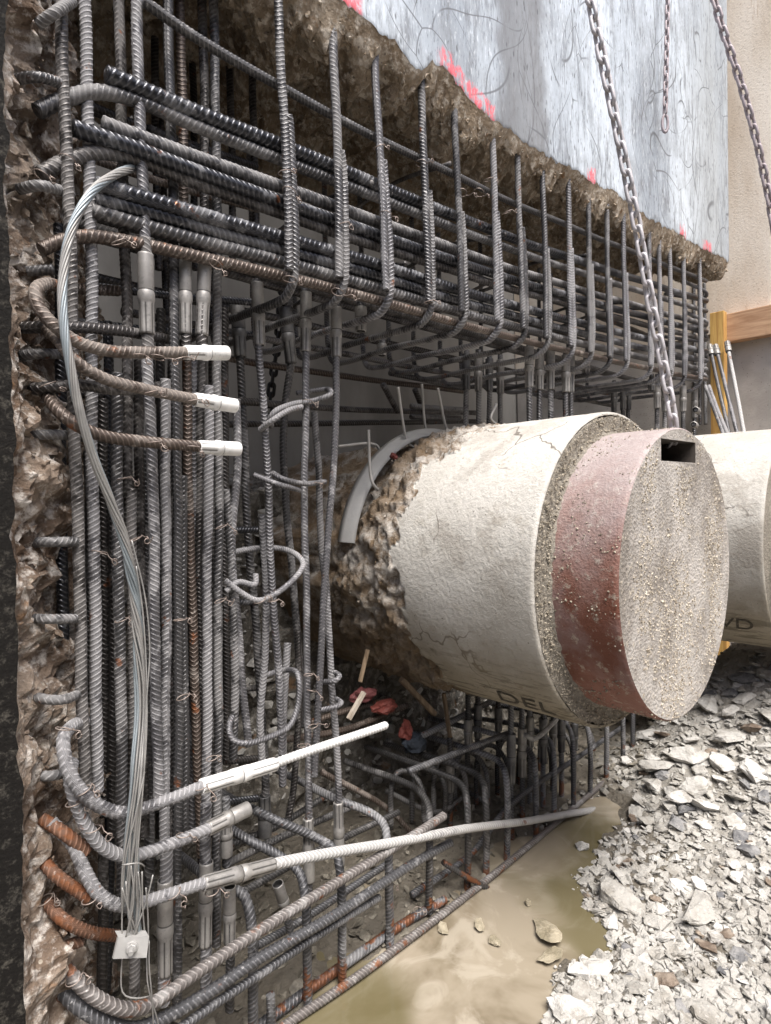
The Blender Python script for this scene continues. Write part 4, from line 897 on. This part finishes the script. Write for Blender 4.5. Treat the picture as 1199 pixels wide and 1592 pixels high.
# ================================================================== wire rope with its clamp
WR = thing('wire_rope', P(215, 1400, .12), 'blue-grey steel wire rope fraying into loose strands down the column', 'wire rope')
rope_px = [(212, 259, -.03), (172, 275, .04), (138, 305, .09), (112, 355, .10), (99, 420, .105), (98, 490, .115), (108, 560, .12), (124, 640, .115), (145, 710, .105), (172, 780, .09), (196, 850, .08), (210, 930, .07), (216, 1020, .07), (217, 1110, .08), (212, 1200, .115), (206, 1290, .12), (203, 1380, .12), (204, 1460, .11)]
C = catmull([P(*q_) for q_ in rope_px]); Ca = np.array([tuple(p) for p in C]); S = np.r_[0, np.cumsum(np.linalg.norm(np.diff(Ca, axis=0), axis=1))]; L = S[-1]
T = np.gradient(Ca, axis=0); T /= np.linalg.norm(T, axis=1, keepdims=True)
ex = np.array(tuple(Rc)); 
for k in range(9):
    pts = []
    s = 0; endf = 1.0 if k < 6 else .97
    ph0 = 2*math.pi*k/9; seed = k*3.7
    while s < L*endf:
        c = np.array([np.interp(s, S, Ca[:, i]) for i in range(3)]); t_ = np.array([np.interp(s, S, T[:, i]) for i in range(3)]); t_ /= np.linalg.norm(t_)
        e1 = ex - t_*(ex @ t_); e1 /= np.linalg.norm(e1); e2 = np.cross(t_, e1)
        f = sstep(.33*L, .75*L, s); fr = sstep(.78*L, 1.0*L, s)
        a = ph0 + s/.045*(1-f*.75)
        rr = .0066*(1 + .5*f + 1.0*fr)
        off = np.array([noise.noise(Vector((s*6, seed, j))) for j in range(2)])*(.004*f + .010*fr)
        pts.append(Vector(c + e1*(math.cos(a)*rr+off[0]) + e2*(math.sin(a)*rr*(1-.4*f)+off[1]))); s += .0065 if f < .6 else .016
    V, Fq, uv = tube_arrays(pts, .0032 if k < 7 else .0024, segs=6, ribs=False, step=.008); add('strand', V, Fq, 'cable' if k < 4 else 'cable_old', WR, uv)
for (path) in ([(212, 880, .085), (222, 950, .09), (228, 1050, .10), (228, 1140, .12), (222, 1230, .135), (214, 1330, .14), (212, 1400, .135)], [(205, 840, .1), (226, 930, .1), (233, 1010, .1), (228, 1090, .11), (224, 1200, .13)],
               [(225, 1200, .13), (210, 1270, .145), (196, 1330, .14), (190, 1420, .12), (190, 1470, .12)], [(196, 1370, .135), (200, 1420, .14), (210, 1465, .13)], [(238, 1360, .14), (228, 1400, .14), (214, 1440, .14), (205, 1470, .13)], [(215, 1355, .14), (219, 1400, .14), (212, 1460, .13)],
               [(221, 1355, .15), (222, 1410, .145), (226, 1460, .13)], [(227, 1380, .15), (230, 1420, .14), (231, 1465, .13)], [(190, 1380, .14), (205, 1430, .14), (222, 1470, .13)], [(232, 1462, .13), (232, 1500, .14), (236, 1545, .14), (240, 1620, .12)], [(228, 1480, .12), (230, 1530, .135), (246, 1590, .13), (250, 1620, .12)], [(190, 1480, .11), (192, 1545, .12), (215, 1552, .13), (234, 1548, .13)],
               [(204, 1345, .15), (208, 1400, .15), (195, 1460, .13)], [(190, 1345, .145), (215, 1342, .155), (225, 1347, .14)]):
    wirebar('strand', [P(*q_) for q_ in path], .0018, 'cable_old', WR, 5, .012)
CL = thing('cable_clamp', P(205, 1480, .13), 'small bent steel clamp plate with bolt on the frayed rope end', 'clamp')
a = [P(184, 1457, .125), P(232, 1456, .155), P(228, 1489, .165), P(176, 1491, .13)]
bk = vz(.0, .006, 0)
V = [*a, *[q_+bk for q_ in a], a[0]+vz(0, .02, .004), a[1]+vz(0, .02, .004)]
add('clamp_plate', [tuple(v) for v in V], [(0, 1, 2, 3), (7, 6, 5, 4), (1, 5, 6, 2), (2, 6, 7, 3), (3, 7, 4, 0), (0, 8, 9, 1)], 'galvanised', CL, smooth=False)
nrm = ((a[1]-a[0]).cross(a[3]-a[0])).normalized()
if nrm.dot(CAM-a[0]) < 0: nrm = -nrm
c0 = (a[0]+a[1]+a[2]+a[3])/4
def cyl(name, p0, p1, r, segs, mat, parent):
    d, x, y = frame(p1-p0); V = []
    for q_, rr in ((p0, r), (p0+d*(p1-p0).length*.85, r), (p1, r*.85), (p1, r*.02)):
        for j in range(segs): a_ = 2*math.pi*j/segs; V.append(tuple(q_+x*math.cos(a_)*rr+y*math.sin(a_)*rr))
    return add(name, V, grid_faces(4, segs, True), mat, parent, smooth=False)
cyl('washer', c0, c0+nrm*.004, .013, 20, 'galvanised', CL); cyl('nut', c0+nrm*.004, c0+nrm*.012, .0105, 6, 'galvanised', CL); cyl('bolt', c0+nrm*.012, c0+nrm*.026-vz(0, 0, .003), .006, 12, 'galvanised', CL)

# ================================================================== chains
def link_mesh_(pitch, wd, r):
    n = 20; V = []; L_ = pitch - wd + 2*r*.0
    half = pitch/2 - (wd/2 - r) + r*.9; R_ = wd/2 - r; pts = []
    for k in range(n):
        a = 2*math.pi*k/n; pts.append((math.cos(a)*R_, math.sin(a)*R_ + (half if math.sin(a) >= 0 else -half)))
    segs = 8
    for k in range(n):
        p0 = Vector((*pts[k-1], 0)); p1 = Vector((*pts[k], 0)); p2 = Vector((*pts[(k+1) % n], 0)); t = (p2-p0).normalized(); nn = Vector((t.y, -t.x, 0))
        for j in range(segs): b_ = 2*math.pi*j/segs; V.append(p1 + nn*(math.cos(b_)*r) + Vector((0, 0, math.sin(b_)*r)))
    F = []
    for k in range(n):
        for j in range(segs): F.append((k*segs+j, k*segs+(j+1) % segs, ((k+1) % n)*segs+(j+1) % segs, ((k+1) % n)*segs+j))
    return np_mesh('link', [tuple(v) for v in V], F)
def chain(path, pitch, wd, r, mat, label, ring=False):
    C = catmull(path); Ca = np.array([tuple(p) for p in C]); S = np.r_[0, np.cumsum(np.linalg.norm(np.diff(Ca, axis=0), axis=1))]
    t = thing('hoist_chain', C[-1], label, 'chain'); me = link_mesh_(pitch, wd, r); me.materials.append(MAT[mat])
    n = int(S[-1]/pitch)
    for k in range(n):
        s0 = k*pitch; s1 = s0+pitch; A = Vector([np.interp(s0, S, Ca[:, i]) for i in range(3)]); B = Vector([np.interp(s1, S, Ca[:, i]) for i in range(3)])
        d, x, y = frame(B-A); tw = (math.pi/2 if k % 2 else 0) + .5 + rnd.uniform(-.15, .15); xx = x*math.cos(tw)+y*math.sin(tw); zz_ = xx.cross(d)
        o = bpy.data.objects.new('link', me); COL.objects.link(o); o.parent = t
        c = (A+B)/2 - WLOC[t.name]
        o.matrix_local = Matrix(((xx.x, d.x, zz_.x, c.x), (xx.y, d.y, zz_.y, c.y), (xx.z, d.z, zz_.z, c.z), (0, 0, 0, 1))); WLOC[o.name] = (A+B)/2
    if ring:
        e = C[-1]; wirebar('ring', [e + vz(.719*.026*math.sin(a_)*.6, -.695*.026*math.sin(a_)*.6, -.043+.047*math.cos(a_)) for a_ in np.linspace(0, 2*math.pi, 22)], .0075, mat, t, 8, .006)
    return t
slotc = Vector((AXU+.0, -.66, AXZ+.45))
chain([PF(905, -60, 2.0), PF(945, 130, 2.02), PF(985, 322, 2.05), PF(1012, 470, 2.08), PF(1036, 590, 2.1), PF(1048, 664, 2.1), PF(1046, 684, 2.14), PF(1040, 690, 2.24)], .047, .043, .0068, 'chain', 'thick grey lifting chain hooked through the slot of the pipe end disc')
chain([PF(1039, -60, 3.3), PF(1037, 60, 3.3), PF(1034, 180, 3.3)], .042, .032, .006, 'chain_rust', 'thin hanging chain ending in an open ring before the pale wall', ring=True)
chain([PF(1095, -60, 3.0), PF(1122, 40, 3.0), PF(1152, 130, 3.02), PF(1178, 225, 3.05), PF(1196, 310, 3.08), PF(1210, 400, 3.1), PF(1225, 560, 3.15), PF(1228, 660, 3.2)], .050, .044, .0075, 'chain_rust', 'slack rusty chain slanting down before the beige wall')
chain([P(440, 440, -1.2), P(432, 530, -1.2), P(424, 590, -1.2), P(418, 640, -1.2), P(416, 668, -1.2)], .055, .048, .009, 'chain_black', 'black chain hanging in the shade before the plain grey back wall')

# ================================================================== leaning bars by the post
for k, (x0, y0, x1, y1, w_, m, lab) in enumerate(((1104, 540, 1133, 672, .25, 'bar_grey', None), (1113, 540, 1146, 672, .27, 'bar_lilac', None), (1131, 535, 1156, 668, .30, 'bar_pale', None))):
    u_ = UE-.22; a = PU(x0, y0, u_); b_ = PU(x1, y1, u_-.35); b_ = a + (b_-a)*1.9
    t = thing('reinforcing_bar', (b_.x, b_.y, b_.z), ('dark coupler-topped bar leaning hard against the yellow timber post', 'mid grey coupler-topped bar leaning between a dark and a pale one', 'pale coupler-topped bar leaning under the brown timber beam')[k], 'rebar', 'bars leaning by the timber post')
    bar('bar_shaft', [a, a.lerp(b_, .5), b_], .013, m, t); coupler(a+(b_-a)*.05, a-(b_-a).normalized()*.02, .021, 'coupler_grey', t)
for k, (x0, y0, x1, y1) in enumerate(((1097, 600, 1122, 668), (1102, 600, 1128, 668))):
    u_ = 4.75; a = PU(x0, y0, u_); b_ = PU(x1, y1, u_-.3); b_ = a+(b_-a)*2.2
    t = thing('reinforcing_bar', b_, 'short dark bar slanting down from the end of the beam cage', 'rebar', 'bars slanting from the beam cage end'); bar('bar_shaft', [a, a.lerp(b_, .5), b_], .013, 'bar_lilac', t)

# ================================================================== odds and ends in the gap under the pipe
tag(lump('red_container', P(598, 1098, -.42), (.06, .04, .024), 'red_plastic', 11, 3, .6), 'crumpled red plastic container lying behind brown bars under the pipe', 'container')
tag(lump('maroon_container', P(565, 1080, -.48), (.06, .04, .03), 'maroon_plastic', 5, 3, .5), 'maroon plastic lump beside the red container under the pipe', 'container')
tag(lump('red_container', P(632, 1135, -.38), (.03, .03, .04), 'red_plastic', 17, 3, .7), 'bright red plastic scrap next to the dark glove under the pipe', 'container')
tag(lump('work_glove', P(645, 1155, -.36), (.055, .04, .045), 'navy_cloth', 23, 3, .5), 'dark crumpled work glove in the shade below the pipe', 'glove')
def stick(x0, y0, x1, y1, w_, wd, m, lab):
    a, b_ = P(x0, y0, w_), P(x1, y1, w_); d, x, y = frame(b_-a); V = []
    for q_ in (a, b_):
        for sx_, sy in ((-1, -.5), (1, -.5), (1, .5), (-1, .5)): V.append(tuple(q_+x*wd*sx_*.5+y*wd*sy))
    o = add('wooden_stick', V, [(0, 1, 5, 4), (1, 2, 6, 5), (2, 3, 7, 6), (3, 0, 4, 7), (3, 2, 1, 0), (4, 5, 6, 7)], m, None, smooth=False); tag(o, lab, 'stick')
stick(566, 1076, 542, 1118, -.36, .016, 'stick_pale', 'pale flat wooden stick tilted against the brown bars')
stick(624, 1056, 676, 1110, -.33, .02, 'stick', 'brown flat wooden stick poking out below the pipe')
stick(690, 1078, 701, 1155, -.3, .014, 'stick', 'thin dark upright stick under the pipe beside a sleeve')
stick(572, 1010, 560, 1060, -.36, .012, 'stick', 'thin brown stick hanging at the broken pipe root')

# ================================================================== rubble
def hull_mesh(seed, flat=1.0, npt=18, rough=True):
    rg = random.Random(seed); bm = bmesh.new()
    for k in range(npt):
        v = Vector((rg.gauss(0, 1), rg.gauss(0, 1), rg.gauss(0, 1))).normalized()*rg.uniform(.72, 1.0); bm.verts.new((v.x, v.y*rg.uniform(.75, 1), v.z*flat))
    bmesh.ops.convex_hull(bm, input=bm.verts[:]); bmesh.ops.delete(bm, geom=[v for v in bm.verts if not v.link_faces], context='VERTS')
    bmesh.ops.triangulate(bm, faces=bm.faces[:])
    return bm
def to_me(bm, name, mat, smooth=False):
    me = bpy.data.meshes.new(name); bm.to_mesh(me); bm.free(); me.materials.append(MAT[mat])
    return me
def rock_me(seed, mat, flat, fine):
    bm = hull_mesh(seed, flat)
    if fine:
        bmesh.ops.subdivide_edges(bm, edges=bm.edges[:], cuts=3, use_grid_fill=True)
        for v in bm.verts:
            n = noise.noise(v.co*2.2+Vector((seed, 0, 0)))*.13 + noise.noise(v.co*5+Vector((0, seed, 0)))*.08 + noise.noise(v.co*11+Vector((0, seed, 3)))*.05; v.co *= 1+n
    return to_me(bm, 'rock', mat)
big = {m: [rock_me(s*7+len(m), m, f, True) for s, f in ((1, .36), (2, .5), (3, .26), (4, .62), (5, .42), (6, .22))] for m in ('rock', 'rock_dark', 'rock_brown', 'rock_wet')}
def put_rock(p, s, mat, label, group, var=None, rot=None, sink=.25, asp=(1, 1, 1)):
    me = (big[mat])[var if var is not None else rnd.randrange(6)]
    o = bpy.data.objects.new('rubble_rock', me); COL.objects.link(o)
    o.scale = (s*asp[0], s*asp[1], s*asp[2]); o.rotation_euler = rot or (rnd.uniform(-.35, .35), rnd.uniform(-.35, .35), rnd.uniform(0, 6.28))
    o.location = (p.x, p.y, p.z + s*.36*(1-sink*2)); tag(o, label, 'rock', group); WLOC[o.name] = o.location.copy(); return o
def gp(px, py):
    z = 0.0
    for _ in range(12):
        q_ = G(px, py, z); z = .5*z+.5*gz(q_.x, q_.y)
    return G(px, py, z)
special = [((968, 1408), .10, 'rock', 1, 'large pitted boulder at the edge of the muddy puddle', (1.25, .9, .8)), ((1078, 1420), .12, 'rock', 0, 'long tilted pale slab beside the pitted boulder', (1.35, .7, .7)), ((1022, 1437), .055, 'rock', 3, 'pointed pale stone between the pitted boulder and the long slab', (1, .9, .8)),
           ((942, 1233), .055, 'rock', 2, 'upright pale stone where the loose bar meets the sill rod', (.8, .8, 1.9)), ((905, 1318), .035, 'rock', 3, 'lone knobbly stone standing in the muddy puddle', (1, 1, 1.1)), ((850, 1452), .06, 'rock_wet', 0, 'flat wet stone lying in the shallow puddle', (1.5, 1, .28)), ((858, 1490), .05, 'rock_wet', 5, 'thin dark wet flake at the puddle shore', (1.2, .8, .35)),
           ((822, 1405), .018, 'rock_wet', 3, 'small dark stone poking out of the murky water', (1, 1, 1.2)), ((690, 1445), .028, 'rock_wet', 1, 'muddy lump half sunk in water near the sill rods', (1.1, 1, .7)), ((770, 1465), .03, 'rock_wet', 4, 'low sandy lump awash in the brown puddle', (1, .8, .6)), ((745, 1440), .03, 'rock_wet', 5, 'flat sandy flake awash in the brown puddle', (1.4, .8, .5)),
           ((930, 1510), .055, 'rock', 4, 'jagged pale lump with brown foot by the puddle', (1.1, 1, .9)), ((1150, 1305), .05, 'rock_dark', 3, 'squarish grey stone standing proud of the rubble slope', (1, 1, 1)), ((1160, 1222), .05, 'rock_dark', 1, 'blue-grey smooth stone high on the rubble slope', (1.1, .8, .8)), ((1190, 1240), .05, 'rock_dark', 2, 'blue-grey flat stone beside the smooth one on the slope', (1.2, .8, .7)),
           ((1060, 1240), .09, 'rock', 0, 'long flat pale slab half buried below the second pipe', (1.5, .8, .7)), ((1040, 1255), .05, 'rock', 1, 'tilted angular stone against the long buried slab', (1, 1, 1)), ((985, 1278), .045, 'rock_brown', 2, 'brown flake at the top of the puddle', (1.3, .6, .7)), ((1100, 1475), .05, 'rock_brown', 4, 'brown stained block among white rubble', (1, .8, .7)),
           ((1130, 1455), .03, 'rock_brown', 1, 'small rust-brown stone among white rubble', (1, 1, 1)), ((990, 1540), .045, 'rock', 1, 'blocky pale stone near the brown-footed lump', (1, 1, .8)), ((885, 1575), .07, 'rock', 3, 'knobbly grey lump at the lower puddle shore', (1.1, 1, .9)), ((1090, 1580), .06, 'rock', 0, 'broad flat grey stone in the white rubble', (1.3, .8, .7)),
           ((1020, 1195), .10, 'rock', 0, 'broad grey slab leaning by the far sill rod', (1.3, 1, .8)), ((1075, 1180), .10, 'rock', 3, 'rounded boulder low on the heap under the pipes', (1.2, .9, .8)), ((1135, 1150), .09, 'rock', 1, 'wide blocky stone on the heap under the pipes', (1.3, .9, .8)), ((1105, 1100), .085, 'rock', 3, 'smooth rounded stone at the foot of the second pipe', (1.2, 1, .8)), ((1160, 1060), .085, 'rock_dark', 3, 'smooth dark cobble at the foot of the second pipe', (1.2, 1, .8)), ((1010, 1280), .06, 'rock', 2, 'thin jutting pale flake over the head of the puddle', (1.4, .8, .8))]
for (px, py), s, m, v_, lab, asp in special:
    p = gp(px, py)
    if pud(p.x, p.y) < 0: p = G(px, py, .0)
    put_rock(p, s*1.0, m, lab, None, v_, (rnd.uniform(-.25, .25), rnd.uniform(-.25, .25), rnd.uniform(0, 6.28)), .2, asp)
LAB = {'rock': 'broken pale concrete lump in the rubble slope beside the puddle', 'rock_dark': 'dark grey stone among the pale rubble slope', 'rock_brown': 'brown stained fragment among the pale rubble slope'}
cnt = 0; tries = 0; placed = []
while cnt < 262 and tries < 20000:
    tries += 1
    px, py = rnd.uniform(850, 1215), rnd.uniform(985, 1592)
    if py < 1000+max(0, 1110-px)*1.0: continue
    p = gp(px, py)
    if pud(p.x, p.y) < .01 or p.y > -.05 or not (-3 < p.y) or p.x > 5.1: continue
    d_ = depth(p); s = .018 + .045*rnd.random()**1.7
    if py < 1290: s = .035+.065*rnd.random()**1.5
    if any((p-q_).length < (s+t_)*.62 for q_, t_ in placed): continue
    placed.append((p, s)); m = rnd.choices(['rock', 'rock_dark', 'rock_brown'], [.86, .09, .05])[0]
    vr = rnd.randrange(6); zone = 'below the second pipe' if py < 1150 else ('along the far sill rods' if px < 1010 and py < 1260 else ('on the upper rubble slope' if py < 1330 else ('at the puddle shore' if pud(p.x, p.y) < .16 else 'on the lower rubble slope')))
    siz = 'small' if s < .024 else ('fist-sized' if s < .045 else 'large')
    lab = siz+' '+{'rock': 'pale concrete', 'rock_dark': 'dark grey stone', 'rock_brown': 'brown stained'}[m]+' '+('flattish slab', 'thick wedge', 'thin slab', 'rounded chunk', 'angular lump', 'thin flake')[vr]+' '+zone
    put_rock(p, s, m, lab, {'rock': 'pale rubble lumps', 'rock_dark': 'dark rubble stones', 'rock_brown': 'brown rubble fragments'}[m]+' '+zone, vr); cnt += 1
# the small rubble nobody could count
vb = []
for s in range(8):
    bm = hull_mesh(100+s, (.28, .5)[s % 2], 11); bm.verts.ensure_lookup_table(); vb.append((np.array([tuple(v.co) for v in bm.verts]), np.array([[v.index for v in f.verts] for f in bm.faces]))); bm.free()
def stones(n, sampler, smin, smax, mat, name):
    rs = np.random.RandomState(11); VV = []; FF = []; off = 0
    for k in range(n):
        p = sampler(rs)
        if p is None: continue
        v, f = vb[rs.randint(8)]; s = smin+(smax-smin)*rs.rand()**3; q_, _ = np.linalg.qr(rs.randn(3, 3)*np.array([.5, .5, 1.6])+np.eye(3)*1.2)
        VV.append(v*s @ q_ + np.array(p)); FF.append(f+off); off += len(v)
    o = add(name, np.vstack(VV), np.vstack(FF), mat, None, smooth=False); return o
def samp(rs):
    if rs.rand() < .36: x_, y_ = rs.uniform(.6, 5.1), rs.uniform(-3.0, -.2); p = Vector((x_, y_, 0))
    else: px, py = rs.uniform(800, 1260), 975+680*rs.rand()**.8; p = gp(px, py)
    if p.x > 5.2 or p.y < -3 or p.y > .05: return None
    d = pud(p.x, p.y)
    if d < -.02 or (d < .02 and rs.rand() < .6): return None
    return (p.x, p.y, gz(p.x, p.y)+.002)
so_ = stones(20000, samp, .004, .034, 'rock', 'small_rubble'); tag(so_, 'fine pale broken concrete chips covering the slope', 'rubble', kind='stuff')
def samp2(rs):
    x, y = rs.uniform(.4, 4.4), rs.uniform(-.12, .85); 
    if pud(x, y) < -.03: return None
    return (x, y, gz(x, y)+.003)
so2 = stones(2600, samp2, .006, .045, 'rock_mud', 'muddy_rubble'); tag(so2, 'muddy broken stones lying inside the sill bars', 'rubble', kind='stuff')
def samp3(rs):
    x = rs.uniform(.5, 3.2); s = rs.rand()
    return (x, .86+.30*s+rs.uniform(-.05, .02), -.1+1.75*s)
so3 = stones(1500, samp3, .01, .06, 'rock', 'bank_rubble'); tag(so3, 'pale stones and clods packed in the soil bank behind the pipe', 'rubble', kind='stuff')

def chips_on(o, n, smin, smax, mat, ok, name='chips'):
    me = o.data; N = len(me.vertices); co = np.empty(N*3, np.float32); me.vertices.foreach_get('co', co); co = co.reshape(-1, 3) + np.array(tuple(WLOC[o.name]))
    rs = np.random.RandomState(23); VV = []; FF = []; off = 0; k = 0
    while k < n:
        p = co[rs.randint(N)]
        k += 1
        if not ok(p): continue
        v, f = vb[rs.randint(8)]; sc_ = smin+(smax-smin)*rs.rand()**3; q_, _ = np.linalg.qr(rs.randn(3, 3))
        VV.append(v*sc_ @ q_ + p + rs.uniform(-.008, .008, 3)); FF.append(f+off); off += len(v)
    par = o if o.parent is None else o.parent
    ch = add(name, np.vstack(VV), np.vstack(FF), mat, par, smooth=False); ch['kind'] = 'stuff'
bf = [o for o in sw.children if o.name.startswith('broken_face')][0]
chips_on(bf, 5000, .004, .022, 'broken_side', lambda p: -.06 < p[1] < .7 and p[2] < 3.6)
chips_on(uw, 9000, .004, .022, 'broken_under', lambda p: -.06 < p[1] < .9 and p[2] < 3.4)
pb_ = [o for o in P1.children if o.name.startswith('pipe_body')][0]
att = np.empty(len(pb_.data.vertices), np.float32); pb_.data.attributes['broken'].data.foreach_get('value', att)
chips_on(pb_, 6000, .002, .010, 'pipe_chips', lambda p: -.2 < p[1] < .45 and p[1] > -.16 and (((p[0]-AXU)**2+(p[2]-AXZ)**2)**.5 < .578 or p[1] > .2))
